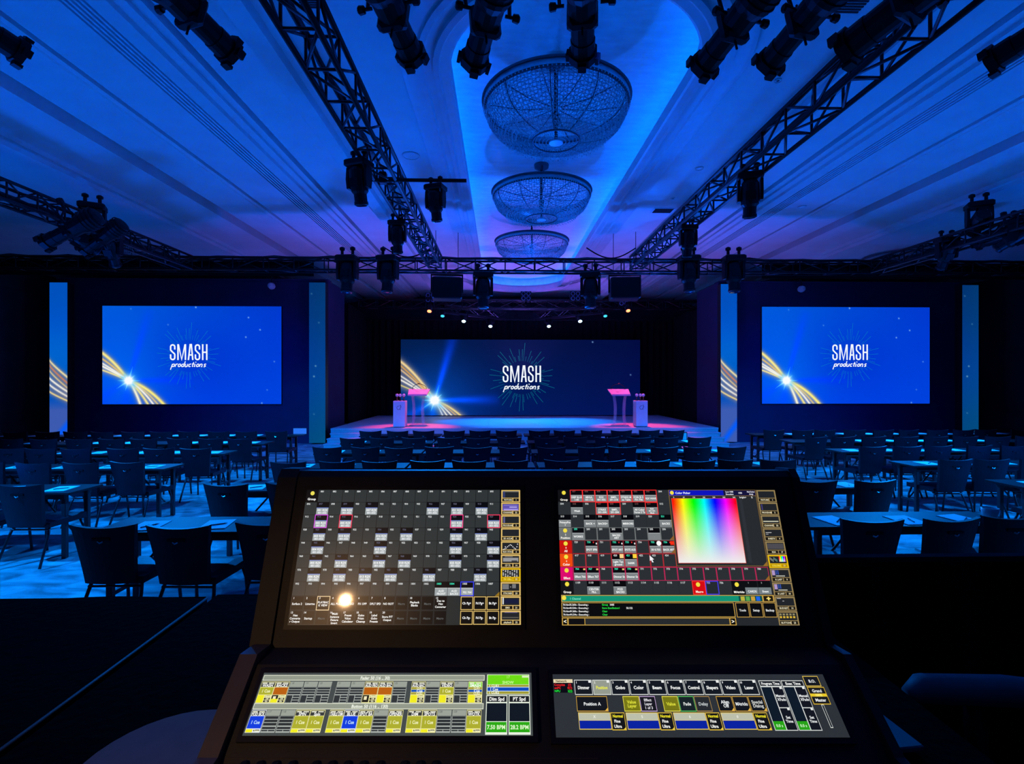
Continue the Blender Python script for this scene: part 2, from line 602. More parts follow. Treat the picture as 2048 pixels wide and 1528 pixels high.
def picture(X, Y, W, H, star, dark, upper, lower, dots, scale=1.0):
    """the picture on an LED wall, X right and Y down in pixels of the photograph; returns display-referred RGB 0..255"""
    sx, sy = star
    u, v = X / W, Y / H
    if dark:
        c = np.stack([0 * u + 1, 10 + 14 * (1 - u) + 6 * v, 62 + 24 * v + 6 * (1 - u)], -1)
        gl = G(np.hypot((X - sx), (Y - sy) * 1.1), 95)
        c += gl[..., None] * np.array([0, 34, 70])
    else:
        c = np.stack([0 * u, 62 + 26 * (1 - u) * (1 - v) + 10 * u * v - 6 * u, 214 + 16 * v - 8 * u + 4 * (1 - u)], -1)
        dk = G(np.hypot((u - .48) * 1.2, (v - .55)), .3)
        c += dk[..., None] * np.array([0, -14, -14])
        gl = G(np.hypot(X - sx, Y - sy), 95)
        c += gl[..., None] * np.array([0, 26, 12])
    # long blue beams of the star
    for (dx, dy, wd, L, col) in ((0.29, -1, 9, 150, (0, 38, 200)), (1, -0.01, 8, 130, (0, 40, 190)), (-1, .62, 9, 80, (0, 30, 120)), (-.15, 1, 10, 60, (0, 30, 110))):
        n = math.hypot(dx, dy)
        ex, ey = dx / n, dy / n
        t = (X - sx) * ex + (Y - sy) * ey
        d = np.abs(-(X - sx) * ey + (Y - sy) * ex)
        wv = wd * (0.35 + np.clip(t, 0, None) / L)
        a = G(d, wv) * np.clip(t / 12, 0, 1) * np.clip(1 - t / L, 0, 1) ** .5
        k = 1.0 if dark else 0.16
        c += a[..., None] * np.array(col) * k * np.array([1, 1 if dark else -2.0, 1.2 if not dark else .9])
    # the fans of light trails
    for fan in (upper, lower):
        pts0 = fan[0][0]
        fill = np.zeros_like(X)
        for (pts, wd, col, gain) in fan:
            d = seg_dist(X, Y, pts)
            fill = np.maximum(fill, G(d, 7 * scale))
        c = c * (1 - .62 * fill[..., None]) + np.array([165, 145, 140]) * (.62 * fill[..., None])
        for (pts, wd, col, gain) in fan:
            d = seg_dist(X, Y, pts)
            a = np.clip(G(d, wd) * gain, 0, 1)[..., None]
            c = c * (1 - a) + np.array(col) * a
    # the star itself
    r = np.hypot(X - sx, Y - sy)
    ang = np.arctan2(Y - sy, X - sx)
    spikes = np.zeros_like(r)
    for (a0, L) in ((0, 26), (math.pi, 24), (-1.29, 30), (1.9, 22), (2.55, 30), (-2.2, 18), (-.7, 18), (.75, 22), (3.6, 22)):
        da = np.abs((ang - a0 + math.pi) % (2 * math.pi) - math.pi)
        spikes = np.maximum(spikes, G(da * r, 2.2 * np.clip(1 - r / (L * scale), 0.02, 1)) * (r < L * scale) * (da < 1))
    halo = np.clip(G(r, 15 * scale) * .85 + spikes * .8, 0, 1)[..., None]
    c = c * (1 - halo) + np.array([60, 190, 255]) * halo
    core = np.clip(G(r, 8.5 * scale) * 1.6 + spikes * .35 * G(r, 14 * scale), 0, 1)[..., None]
    c = c * (1 - core) + np.array([250, 253, 255]) * core
    for (dx, dy, b) in dots:
        a = np.clip(G(np.hypot(X - dx * W, Y - dy * H), 1.5) * b, 0, 1)[..., None]
        c = c * (1 - a) + np.array([170, 215, 255]) * a
    return np.clip(c, 0, 255)

def led_mesh(name, W, H, nx, ny, fn):
    """a panel W x H metres standing on its lower edge at the origin, facing the hall (-Y); fn(u 0..1, v 0..1 downwards) gives RGB"""
    uu, vv = np.meshgrid(np.linspace(0, 1, nx + 1), np.linspace(0, 1, ny + 1))
    co = np.stack([(uu - .5) * W, 0 * uu, (1 - vv) * H], -1).reshape(-1, 3)
    i = (np.arange(ny)[:, None] * (nx + 1) + np.arange(nx)[None, :]).ravel()
    faces = np.stack([i, i + nx + 1, i + nx + 2, i + 1], -1)
    me = bpy.data.meshes.new(name)
    me.vertices.add(len(co))
    me.vertices.foreach_set('co', co.ravel())
    me.loops.add(faces.size)
    me.loops.foreach_set('vertex_index', faces.ravel().astype(np.int32))
    me.polygons.add(len(faces))
    me.polygons.foreach_set('loop_start', (np.arange(len(faces)) * 4).astype(np.int32))
    me.update(calc_edges=True)
    rgb = fn(uu, vv).reshape(-1, 3) / 255.0
    lin = np.where(rgb <= .04045, rgb / 12.92, ((rgb + .055) / 1.055) ** 2.4)
    a = me.color_attributes.new('picture', 'FLOAT_COLOR', 'POINT')
    a.data.foreach_set('color', np.concatenate([lin, np.ones((len(lin), 1))], 1).ravel())
    me.materials.append(M_LED)
    return me

# ---- logo drawing in pixels of the photograph, origin at the logo's centre, y up
def stroke(mb, pts, wd, y=0.0, closed=False):
    n = len(pts)
    L, Rr = [], []
    for i in range(n):
        a = pts[i - 1] if (i > 0 or closed) else pts[i]
        b = pts[(i + 1) % n] if (i < n - 1 or closed) else pts[i]
        p = pts[i]
        d1 = Vector((p[0] - a[0], p[1] - a[1]))
        d2 = Vector((b[0] - p[0], b[1] - p[1]))
        if d1.length < 1e-9: d1 = d2
        if d2.length < 1e-9: d2 = d1
        d1.normalize(); d2.normalize()
        n1 = Vector((-d1.y, d1.x)); n2 = Vector((-d2.y, d2.x))
        mm = (n1 + n2)
        if mm.length < .3: mm = n1
        mm.normalize()
        k = wd / 2 / max(.5, mm.dot(n1))
        L.append((p[0] + mm.x * k, p[1] + mm.y * k)); Rr.append((p[0] - mm.x * k, p[1] - mm.y * k))
    vs = [(x, y, z) for x, z in L] + [(x, y, z) for x, z in Rr]
    fs = []
    for i in range(n if closed else n - 1):
        j = (i + 1) % n
        fs.append((i, n + i, n + j, j))
    mb.add(vs, fs)
def arc(cx, cy, rx, ry, a0, a1, n=8):
    return [(cx + rx * math.cos(math.radians(a0 + (a1 - a0) * k / n)), cy + ry * math.sin(math.radians(a0 + (a1 - a0) * k / n))) for k in range(n + 1)]

def logo_meshes(s):
    """s = metres per pixel; returns meshes for lettering and rays"""
    word = MB()
    wd = 2.9
    # crop of the photograph: 10.9 units per pixel, centre (640, 780)
    def q(pts): return [((x - 640) / 10.92, -(y - 780) / 10.92) for x, y in pts]
    def st(pts, w_=wd):
        stroke(word, [(x * s, z * s) for x, z in pts], w_ * s)
    def S(x0, x1):
        xc = (x0 + x1) / 2; rx = (x1 - x0) / 2
        top = arc(xc, 580, rx, -42, 0, 180, 8)
        pts = [(x1, 640)] + top + [(x0, 625)] + arc(x0 + 34, 640, 34, -34, 180, 240, 4) + [(xc, 700)] + arc(x1 - 34, 755, 34, 34, 300, 360, 4) + [(x1, 815)] + arc(xc, 820, rx, 42, 0, 180, 8) + [(x0, 748)]
        st(q(pts))
    S(250, 340)
    st(q([(410, 872), (410, 522)])); st(q([(572, 872), (572, 522)]))
    st(q([(418, 528), (491, 862), (564, 528)]), 3.0)
    st(q([(636, 872), (676, 532), (700, 532), (732, 872)])); st(q([(655, 760), (714, 760)]), 2.6)
    S(790, 878)
    st(q([(948, 872), (948, 522)])); st(q([(1036, 872), (1036, 522)])); st(q([(948, 700), (1036, 700)]), 2.8)
    # script word
    X = 5.9
    def let(x0, strokes):
        for pts in strokes:
            st([((x0 + (px_ + .36 * py_) * X) , (-22.2 + py_ * X)) for px_, py_ in pts], 1.75)
    x = -34.0
    E = arc(.42, .5, .40, .46, 0, 360, 12)
    let(x, [[(0, -1.0), (0, 1.0)], E]); x += 6.6
    let(x, [[(.05, 0), (.05, 1.0)], arc(.45, .5, .38, .5, 170, 50, 5)]); x += 5.6
    let(x, [E]); x += 6.6
    let(x, [E, [(.82, 0), (.82, 1.9)]]); x += 7.4
    let(x, [[(0, 1.0)] + arc(.36, .42, .36, .42, 180, 360, 7), [(.75, 1.0), (.75, 0)]]); x += 7.0
    let(x, [arc(.42, .5, .40, .46, 45, 320, 9)]); x += 6.6
    let(x, [[(.2, 1.6), (.2, .2), (.5, .02)], [(-.15, 1.0), (.6, 1.0)]]); x += 4.7
    let(x, [[(.1, 1.0), (.1, .15), (.4, .02)], [(.1, 1.45), (.1, 1.75)]]); x += 4.2
    let(x, [E]); x += 6.8
    let(x, [[(0, 0), (0, 1.0)], arc(.38, .55, .36, .42, 160, 0, 6) + [(.74, .05), (.95, .02)]]); x += 7.2
    let(x, [[(.75, .95)] + arc(.45, .72, .26, .24, 60, 220, 5) + arc(.42, .26, .28, .24, 60, -140, 7)])
    rays = MB()
    longs = [(710, 40), (385, 160), (172, 225), (125, 300), (582, 178), (655, 175), (843, 210), (1055, 225), (1125, 338), (1305, 605), (1292, 735), (1240, 852),
             (1345, 1003), (1222, 928), (1155, 1100), (1095, 1303), (975, 1347), (585, 1505), (672, 1478), (392, 1403), (220, 1368), (225, 1235), (133, 1213), (505, 1303), (-25, 1020), (30, 842), (-50, 720), (-30, 600)]
    shorts = [(370, 310), (485, 335), (565, 310), (735, 330), (862, 322), (230, 445), (962, 445), (1130, 618), (1108, 803), (1040, 1100), (900, 1165), (825, 1213), (775, 1240), (690, 1303), (440, 1213), (580, 1190), (180, 1015), (155, 888), (180, 685), (205, 770), (380, 450), (870, 430), (1085, 725), (520, 1160), (375, 1110), (940, 1085), (1015, 510)]
    for lst in (longs, shorts):
        for (ex, ey) in lst:
            dx, dy = (ex - 640) / 10.92, -(ey - 780) / 10.92
            L = math.hypot(dx, dy)
            a = math.atan2(dy, dx)
            r0 = 33.0 + (3 if abs(math.cos(a)) > .8 else 0)
            if lst is shorts: L = max(L, r0 + 5)
            r = r0
            while r < L:
                r2 = min(r + 1.5, L)
                ca, sa = math.cos(a), math.sin(a)
                fade = .55 + .45 * (r - r0) / max(1, L - r0)
                stroke(rays, [(r * ca * s, r * sa * s), (r2 * ca * s, r2 * sa * s)], .95 * fade * s)
                r += 2.1
    return word, rays

def led_screen(u0, u1, v0, v1, y, lab, me, logo_uv, logo_s, ray_mat, pix_w):
    a, b = PY(u0, v0, y), PY(u1, v1, y)
    cx, W, H = (a.x + b.x) / 2, b.x - a.x, a.z - b.z
    t = thing('led_screen', lab, 'screen', (cx, y, b.z))
    o = bpy.data.objects.new('display', me)
    COL.objects.link(o)
    o.parent = t
    o.location = (0, -.045, 0)
    MB().box(-W / 2, W / 2, -.044, .015, 0, H).build('cabinet', M_FRAME, t)
    s = W / pix_w
    word, rays = logo_meshes(s * logo_s)
    lx, lz = (logo_uv[0] - (u0 + u1) / 2) * s, (v1 - logo_uv[1]) * H / (v1 - v0)
    wo = word.build('lettering', M_LOGO, t, loc=(lx, -.055, lz))
    ro = rays.build('logo_rays', ray_mat, t, loc=(lx, -.050, lz), kind='stuff')
    return t

YEL, WHT, ORG, RED = (255, 232, 120), (255, 250, 235), (240, 170, 70), (235, 120, 70)
# side screens: 357 x 196 px, star at (51, 149)
W1, H1 = 357.0, 196.0
s1 = (52.0, 149.0)
up1 = [(bez((-3, 92), (26, 112), s1), 3.2, (255, 236, 140), 1.0), (bez((-3, 104), (20, 118), s1), 2.0, (245, 200, 110), .9), (bez((-3, 113), (20, 126), s1), 1.9, WHT, .95), (bez((-3, 119), (20, 130), s1), 2.3, WHT, 1.0), (bez((-3, 127), (18, 134), s1), 1.8, (255, 236, 150), .95)]
lo1 = [(bez(s1, (90, 160), (124, 199)), 3.3, (255, 238, 130), 1.0), (bez(s1, (84, 164), (112, 199)), 1.9, (240, 210, 130), .85), (bez(s1, (80, 166), (103, 199)), 2.1, WHT, 1.0), (bez(s1, (74, 168), (92, 199)), 2.5, (255, 236, 140), .95), (bez(s1, (66, 168), (76, 199)), 2.8, (255, 248, 215), 1.0)]
dots1 = [(.52, .012, .9), (.815, .115, .8), (.88, .24, .8), (.80, .315, .8), (.365, .19, .4), (.96, .565, .5), (.92, .855, .4), (.89, .99, .7), (.158, .03, .35)]
A1, B1 = PY(207, 612, YS), PY(564, 808, YS)
ME1 = led_mesh('display', B1.x - A1.x, A1.z - B1.z, 400, 220, lambda u, v: picture(u * W1, v * H1, W1, H1, s1, False, up1, lo1, dots1))
led_screen(207, 564, 612, 808, YS, 'bright blue wide screen with white logo left of the stage', ME1, (378.5, 711.5), 1.0, M_RAY, 357)
A2, B2 = PY(1522.5, 614, YS), PY(1857, 807, YS)
ME2 = led_mesh('display', B2.x - A2.x, A2.z - B2.z, 400, 220, lambda u, v: picture(u * W1, v * H1, W1, H1, s1, False, up1, lo1, dots1))
led_screen(1522.5, 1857, 614, 807, YS, 'bright blue wide screen with white logo right of the stage', ME2, (1697, 711.5), .945, M_RAY, 334.5)
# centre screen: 477.5 x 151 px, star at (67, 121)
YC = 21.4
W3, H3 = 477.5, 151.0
s3 = (67.0, 121.0)
up3 = [(bez((-3, 42), (30, 66), s3), 2.8, (255, 222, 150), .95), (bez((-3, 50), (26, 74), s3), 1.6, ORG, .85), (bez((-3, 58), (26, 80), s3), 1.6, (250, 205, 140), .85), (bez((-3, 71), (22, 86), s3), 1.5, WHT, .9), (bez((-3, 79), (22, 92), s3), 1.8, WHT, .95), (bez((-3, 90), (20, 99), s3), 1.3, YEL, .8)]
lo3 = [(bez(s3, (95, 130), (121, 154)), 2.2, (255, 225, 140), .9), (bez(s3, (90, 132), (112, 154)), 1.4, (235, 190, 120), .8), (bez(s3, (86, 134), (103, 154)), 1.6, WHT, .9), (bez(s3, (80, 134), (93, 154)), 1.6, WHT, .9), (bez(s3, (76, 136), (84, 154)), 1.6, (230, 240, 255), .8)]
A3, B3 = PY(802, 679, YC), PY(1279.5, 830, YC)
ME3 = led_mesh('display', B3.x - A3.x, A3.z - B3.z, 500, 160, lambda u, v: picture(u * W3, v * H3, W3, H3, s3, True, up3, lo3, [(.80, .03, .8), (.96, .465, .6), (.985, .9, .3)], 1.15))
led_screen(802, 1279.5, 679, 830, YC, 'wide dark blue centre screen with white logo at back of stage', ME3, (1042, 755), 1.02, M_RAY2, 477.5)

# LED columns
def column_pic(kind):
    def fn(u, v):
        if kind == 'plain':
            c = np.stack([2 + 0 * u, 58 + 26 * v + 6 * u, 128 + 34 * G(v - .55, .35) + 10 * v], -1)
            for (dx, dy, b) in ((.4, .52, .8), (.3, .585, .9), (.6, .25, .4), (.15, .07, .4), (.3, .82, .35)):
                a = np.clip(G(np.hypot((u - dx) * 32, (v - dy) * 320), 1.6) * b, 0, 1)[..., None]
                c = c * (1 - a) + np.array([150, 210, 235]) * a
            return c * .86
        X, Y = u * 34, v * 300
        c = np.stack([0 * u, 80 - 6 * v + 20 * G(v - .46, .2), 185 + 20 * G(v - .4, .25)], -1)
        lowm = np.clip((v - .72) * 14, 0, 1)[..., None]
        c = c * (1 - lowm) + np.stack([60 + 0 * u, 90 + 0 * u, 175 + 0 * u], -1) * lowm
        blade = np.clip(1 - np.abs((Y - 285) + 1.2 * (X - 17)) / 14, 0, 1)[..., None]
        c = c * (1 - blade) + np.array([0, 90, 255]) * blade
        for (y0, y1, wd, col, g) in ((145, 176, 2.6, (255, 235, 170), .95), (154, 187, 2.2, (225, 130, 80), .9), (164, 196, 2.0, (255, 220, 140), .8), (178, 203, 2.4, WHT, 1.0), (190, 212, 2.2, WHT, .95), (203, 220, 1.8, (255, 225, 140), .9)):
            yy = y0 + (y1 - y0) * (X / 34) ** .85
            f = np.clip(G(Y - yy, 7) * .6, 0, 1)[..., None]
            c = c * (1 - f) + np.array([150, 125, 125]) * f
            a = np.clip(G(Y - yy, wd) * g, 0, 1)[..., None]
            c = c * (1 - a) + np.array(col) * a
        return np.clip(c, 0, 255)
    return fn
def column(u0, u1, v0, v1, kind, lab):
    a, b = PY(u0, v0, YS), PY(u1, v1, YS)
    W, H = b.x - a.x, a.z - .04
    t = thing('led_column', lab, 'screen', ((a.x + b.x) / 2, YS, .04))
    me = led_mesh('display', W, H, 34, 300, column_pic(kind))
    o = bpy.data.objects.new('display', me)
    COL.objects.link(o); o.parent = t; o.location = (0, -.245, 0)
    MB().box(-W / 2, W / 2, -.24, .015, 0, H).build('cabinet', M_FRAME, t)
column(113, 148, 568, 862, 'trail', 'tall narrow lit column with golden streaks at far left')
column(624, 656, 568, 887, 'plain', 'tall narrow plain blue lit column left of the stage')
column(1435, 1467, 571, 882, 'trail', 'tall narrow lit column with golden streaks beside right stage edge')
column(1911, 1943, 573, 860, 'plain', 'tall narrow plain blue lit column at far right')

# ================================================================ STAGE
SX0, SX1, SY0, SY1, SZ = -5.33, 7.0, 15.85, 22.2, .51
t = thing('stage', 'wide low pale stage platform in front of the centre screen', 'stage', ((SX0 + SX1) / 2, SY0, 0))
cx = (SX0 + SX1) / 2
nd = 5
wdk = (SX1 - SX0) / nd
for i in range(nd):
    for j in range(3):
        y0, y1 = j * (SY1 - SY0) / 3, (j + 1) * (SY1 - SY0) / 3
        MB().bbox(SX0 - cx + i * wdk + .002, SX0 - cx + (i + 1) * wdk - .002, y0 + .002, y1 - .002, SZ - .06, SZ, .004).build('deck_panel', M_STAGE, t)
for i in range(nd):
    MB().box(SX0 - cx + i * wdk + .005, SX0 - cx + (i + 1) * wdk - .005, .02, .04, 0, SZ - .062).build('fascia_panel', M_STAGE, t)
MB().box(SX0 - cx + .01, SX1 - cx - .01, .05, SY1 - SY0 - .02, 0.0, SZ - .063).build('frame', M_TLEG, t)
for nm, x0, lab in (('left', -5.25, 'pale three-step stage stairs at the left front stage corner'), ('right', 5.75, 'pale three-step stage stairs at the right front stage corner')):
    t = thing('stage_steps', lab, 'stairs', (x0 + .6, SY0, 0))
    for k in range(3):
        z = SZ * (k + 1) / 4
        MB().bbox(-.6, .6, -.9 + .3 * k, -.6 + .3 * k - .002, z - .035, z, .005).build('tread', M_STAGE, t)
        MB().box(-.58, .58, -.88 + .3 * k, -.865 + .3 * k, 0, z - .036).build('riser', M_STAGE, t)
    for sx in (-.56, .54):
        MB().prism_x([(-.86, 0), (-.03, 0), (-.03, SZ * .75 - .04), (-.3, SZ * .75 - .04), (-.3, SZ * .5 - .04), (-.6, SZ * .5 - .04), (-.6, SZ * .25 - .04), (-.86, SZ * .25 - .04)], sx, sx + .02).build('stringer', M_STAGE, t)

# black drapes round the back of the stage
def drape(x0, y0, x1, y1, z0, z1, lab, folds=None):
    L = math.hypot(x1 - x0, y1 - y0)
    nf = folds or max(4, int(L / .28))
    nx = nf * 6
    ux, uy = (x1 - x0) / L, (y1 - y0) / L
    t = thing('stage_drape', lab, 'drape', ((x0 + x1) / 2, (y0 + y1) / 2, z0))
    def fn(a, b):
        s_ = (a - .5) * L
        o_ = .05 * math.sin(a * nf * 2 * math.pi) * (.6 + .4 * math.sin(a * 17)) + .015 * math.sin(a * nf * 4.7 * math.pi)
        return (s_ * ux - o_ * uy, s_ * uy + o_ * ux, b * (z1 - z0))
    MB().grid(fn, nx, 2).build('cloth', M_DRAPE, t, smooth=True)
    MB().tube([(-L / 2 * ux, -L / 2 * uy, z1 - z0 + .02), (L / 2 * ux, L / 2 * uy, z1 - z0 + .02)], .025, 6).build('pipe', M_BLACK, t)
drape(SX0 - .9, 21.9, SX1 + 1.2, 21.9, SZ + .005, 4.66, 'long black pleated drape behind the centre screen')
drape(-5.45, 18.1, -5.75, 21.75, .01, 4.75, 'black pleated wing drape at the left side of stage')
drape(7.25, 18.1, 7.6, 21.75, .01, 4.75, 'black pleated wing drape at the right side of stage')

# lecterns
def lectern(u, lab):
    p = PZ(u, 852, SZ)
    t = thing('lectern', lab, 'lectern', (p.x, p.y + .25, SZ))
    MB().lathe([(.30, 0), (.30, .015), (.28, .02)], 24).build('base', M_ACRYL_TOP, t)
    for s in (-1, 1):
        pts = []
        for k in range(9):
            h = k / 8
            xo = .145 + .045 * (2 * h - 1) ** 2 * (1.2 if h > .5 else .8)
            pts.append((s * xo, .02, .02 + h * 1.0))
        m = MB()
        for (a, b) in zip(pts[:-1], pts[1:]):
            m.add([(a[0] - .045, -.01, a[2]), (a[0] + .045, -.01, a[2]), (b[0] + .045, -.01, b[2]), (b[0] - .045, -.01, b[2]),
                   (a[0] - .045, .05, a[2]), (a[0] + .045, .05, a[2]), (b[0] + .045, .05, b[2]), (b[0] - .045, .05, b[2])],
                  [(0, 1, 2, 3), (5, 4, 7, 6), (4, 0, 3, 7), (1, 5, 6, 2)])
        m.build('stem', M_ACRYL, t)
    m = MB()
    vs = [(-.36, .26, 1.22), (.36, .26, 1.22), (.31, -.22, 1.03), (-.31, -.22, 1.03)]
    m.add(vs + [(x, y, z - .03) for x, y, z in vs], [(3, 2, 1, 0), (4, 5, 6, 7), (0, 1, 5, 4), (1, 2, 6, 5), (2, 3, 7, 6), (3, 0, 4, 7)])
    m.build('top', M_ACRYL_TOP, t)
    MB().box(-.31, .31, -.235, -.215, 1.0, 1.06).build('book_ledge', M_ACRYL_TOP, t)
    for s in (-1, 1):
        o = MB().tube([(s * .24, .24, 1.21), (s * .22, .25, 1.30), (s * .12, .22, 1.37), (s * .02, .12, 1.40)], .010, 6).build('microphone', M_DARKGREY, t)
        MB().lathe([(.0, -.03), (.016, -.02), (.018, .02), (.0, .03)], 8, 'x', (s * .015, .11, 1.40)).build('capsule', M_DARKGREY, o)
    return t
lectern(834, 'clear acrylic lectern with two microphones left on stage')
lectern(1243, 'clear acrylic lectern with two microphones right on stage')

def pedestal(u, v, lab, awards):
    p = PZ(u, v, SZ)
    t = thing('display_pedestal', lab, 'pedestal', (p.x, p.y + .2, SZ))
    MB().bbox(-.19, .19, -.19, .19, 0.02, .85, .006).build('body', M_WHITE, t)
    MB().box(-.17, .17, -.17, .17, 0, .02).build('plinth', M_TLEG, t)
    m = MB()
    stroke(m, arc(-.02, .63, .05, .06, 60, 330, 10) + [(.04, .56), (.05, .72)], .012, -.1925)
    stroke(m, [(.02, .72), (.07, .66), (.03, .62)], .010, -.1925)
    m.build('emblem', M_GREY, t)
    for k in range(3):
        a = thing('award', awards[k], 'trophy', (p.x + (-.11, 0, .11)[k], p.y + .2 + (.03, -.02, .03)[k], SZ + .85))
        MB().bbox(-.04, .04, -.04, .04, 0, .03, .004).build('base', M_DARKGREY, a)
        MB().lathe([(.018, .03), (.012, .06), (.014, .10), (.03, .125)], 10).build('stem', pm('award_bronze', (.25, .07, .05), .3, metal=.7), a)
        MB().lathe([(.012, .125), (.042, .145), (.052, .18), (.042, .215), (.0, .23)], 12).build('globe', M_WHITE, a)
    return t
pedestal(798, 855, 'white square pedestal carrying three awards left on stage', ['bronze award with pale globe, %s on the left pedestal' % s for s in ('outermost', 'middle one', 'innermost')])
pedestal(1284, 854, 'white square pedestal carrying three awards right on stage', ['bronze award with pale globe, %s on the right pedestal' % s for s in ('innermost', 'middle one', 'outermost')])
# ================================================================ CHANDELIERS
def chandelier_parts(R, fine=True):
    parts = {}
    prof = [(1.0, -.02), (.985, -.12), (.93, -.225), (.84, -.31), (.72, -.375), (.56, -.43), (.33, -.47)]
    prof = [(r * R, z) for r, z in prof]
    def pt(t, a):
        k = t * (len(prof) - 1)
        i = min(int(k), len(prof) - 2)
        f = k - i
        r = prof[i][0] * (1 - f) + prof[i + 1][0] * f
        z = prof[i][1] * (1 - f) + prof[i + 1][1] * f
        return (r * math.cos(a), r * math.sin(a), z)
    def ring(r, z, n=64): return [(r * math.cos(2 * math.pi * k / n), r * math.sin(2 * math.pi * k / n), z) for k in range(n)]
    band = MB()
    band.lathe([(R * 1.03, .0), (R * 1.03, .09), (R * 1.0, .09), (R * 1.0, .0), (R * 1.03, .0)], 72, caps=False)
    parts['rim_band'] = (band, M_CRYSTAL)
    m = MB(); m.tube(ring(R * 1.04, .09), .018, 6, True); parts['rim_ring'] = (m, M_BRASS)
    m = MB(); m.tube(ring(R * 1.005, -.01), .016, 6, True); parts['rim_ring.b'] = (m, M_BRASS)
    m = MB(); m.tube(ring(.33 * R, -.47, 40), .014, 6, True); parts['bottom_ring'] = (m, M_BRASS)
    for k in range(10):
        a = 2 * math.pi * k / 10
        c, s = math.cos(a), math.sin(a)
        m = MB(); m.tube([(.08 * c, .08 * s, .0), (.5 * R * c, .5 * R * s, -.02), (R * c, R * s, .05)], .008, 5)
        parts['arm.%d' % k] = (m, M_BRASS)
        m = MB(); m.tube([pt(t / 8, a + .13) for t in range(9)], .007, 4)
        parts['rib.%d' % k] = (m, M_BRASS)
    m = MB(); m.lathe([(.03, .62), (.03, -.05), (.06, -.08), (.05, -.2), (.025, -.3), (.025, -.49)], 12); parts['stem'] = (m, M_TLEG)
    m = MB(); m.lathe([(.16, .69), (.15, .62), (.05, .56)], 16); parts['ceiling_rose'] = (m, M_BRASS)
    m = MB(); m.lathe([(.0, -.505), (.10, -.50), (.105, -.485), (.09, -.475)], 20); parts['finial_plate'] = (m, M_WHITE)
    # strings of crystal: meridians, hoops and a criss-cross net
    m = MB()
    NM = 120
    for k in range(NM):
        a = 2 * math.pi * k / NM
        m.tube([pt(t / 7, a) for t in range(8)], .0042, 3, caps=False)
    for t in [.05 + .9 * k / 15 for k in range(16)]:
        p0 = pt(t, 0)
        m.tube(ring(p0[0], p0[2], 60), .0052, 3, True)
    for k in range(48):
        a = 2 * math.pi * k / 48
        for s in (-1, 1):
            m.tube([pt(t / 6, a + s * t * .22) for t in range(7)], .004, 3, caps=False)
    parts['crystal_strings'] = (m, M_CRYSTAL)
    m = MB()
    rnd = random.Random(3)
    def bead(p, r):
        x, y, z = p
        m.add([(x + r, y, z), (x - r, y, z), (x, y + r, z), (x, y - r, z), (x, y, z + r * 1.5), (x, y, z - r * 1.5)],
              [(0, 2, 4), (2, 1, 4), (1, 3, 4), (3, 0, 4), (2, 0, 5), (1, 2, 5), (3, 1, 5), (0, 3, 5)])
    for k in range(NM):
        a = 2 * math.pi * k / NM
        for j in range(20):
            if rnd.random() < .75:
                p = pt((j + rnd.random() * .5) / 20, a + rnd.uniform(-.01, .01))
                bead(p, rnd.uniform(.007, .015))
    for k in range(120):
        a = 2 * math.pi * k / 120
        bead((R * 1.03 * math.cos(a), R * 1.03 * math.sin(a), -.015), .010)
        bead((R * .74 * math.cos(a), R * .74 * math.sin(a), -.40 - .02 * (k % 2)), .012)
    for k in range(50):
        a = 2 * math.pi * k / 50
        for j in range(4):
            rr = R * (.14 + .05 * j)
            bead((rr * math.cos(a), rr * math.sin(a), -.485 + .004 * j), .008)
    parts['crystal_drops'] = (m, M_SPARK)
    return parts

def chandelier(x, y, z, R, lab):
    t = thing('chandelier', lab, 'chandelier', (x, y, z))
    for nm, (mb, mt) in chandelier_parts(R).items():
        o = mb.build(nm.split('.')[0], mt, t, smooth=nm in ('stem', 'rim_band'))
        if nm.startswith('crystal'):
            o['kind'] = 'stuff'
    return register(t)
pts = [PZ(1112, 218, 5.93), PZ(1083, 394, 5.93), PZ(1063.5, 489, 5.93)]
R1 = 143.0 / F * pts[0].y * .985
ch = chandelier(pts[0].x, pts[0].y, 5.93, R1, 'great round crystal bowl chandelier, nearest of three in the oval recess')
dup(ch, (pts[1].x, pts[1].y, 5.93), .3, 'round crystal bowl chandelier, middle of three in the oval recess')
dup(ch, (pts[2].x, pts[2].y, 5.93), .5, 'round crystal bowl chandelier, farthest of three in the oval recess')
def low_chandelier(p, rz, lab):
    r, out = dup(ch, (p.x, p.y, 5.47), rz, lab, .8)
    for a_, b_ in out:
        if a_.name.startswith('ceiling_rose'): b_.location = (0, 0, -.55)
        if a_.name.startswith('stem'):
            b_.scale = (1, 1, .55); b_.location = (0, 0, -.22)
pl = PZ(262, 497, 5.6); low_chandelier(pl, .2, 'dim crystal chandelier in the side ceiling above the left screen')
pr = PZ(1795, 510, 5.6); low_chandelier(pr, .7, 'dim crystal chandelier in the side ceiling above the right screen')

# ================================================================ TRUSSES
S_ = .145
def rod(a, b, r, n=5):
    return MB().tube([a, b], r, n)
SHARE = {}
def shared_rod(key, a, b, r, name, parent, loc):
    if key not in SHARE:
        SHARE[key] = rod(a, b, r).build(name, M_TRUSS, parent, smooth=True, loc=loc)
        return SHARE[key]
    o = SHARE[key].copy()
    o.name = name
    COL.objects.link(o)
    o.parent = parent
    o.location = loc
    return o

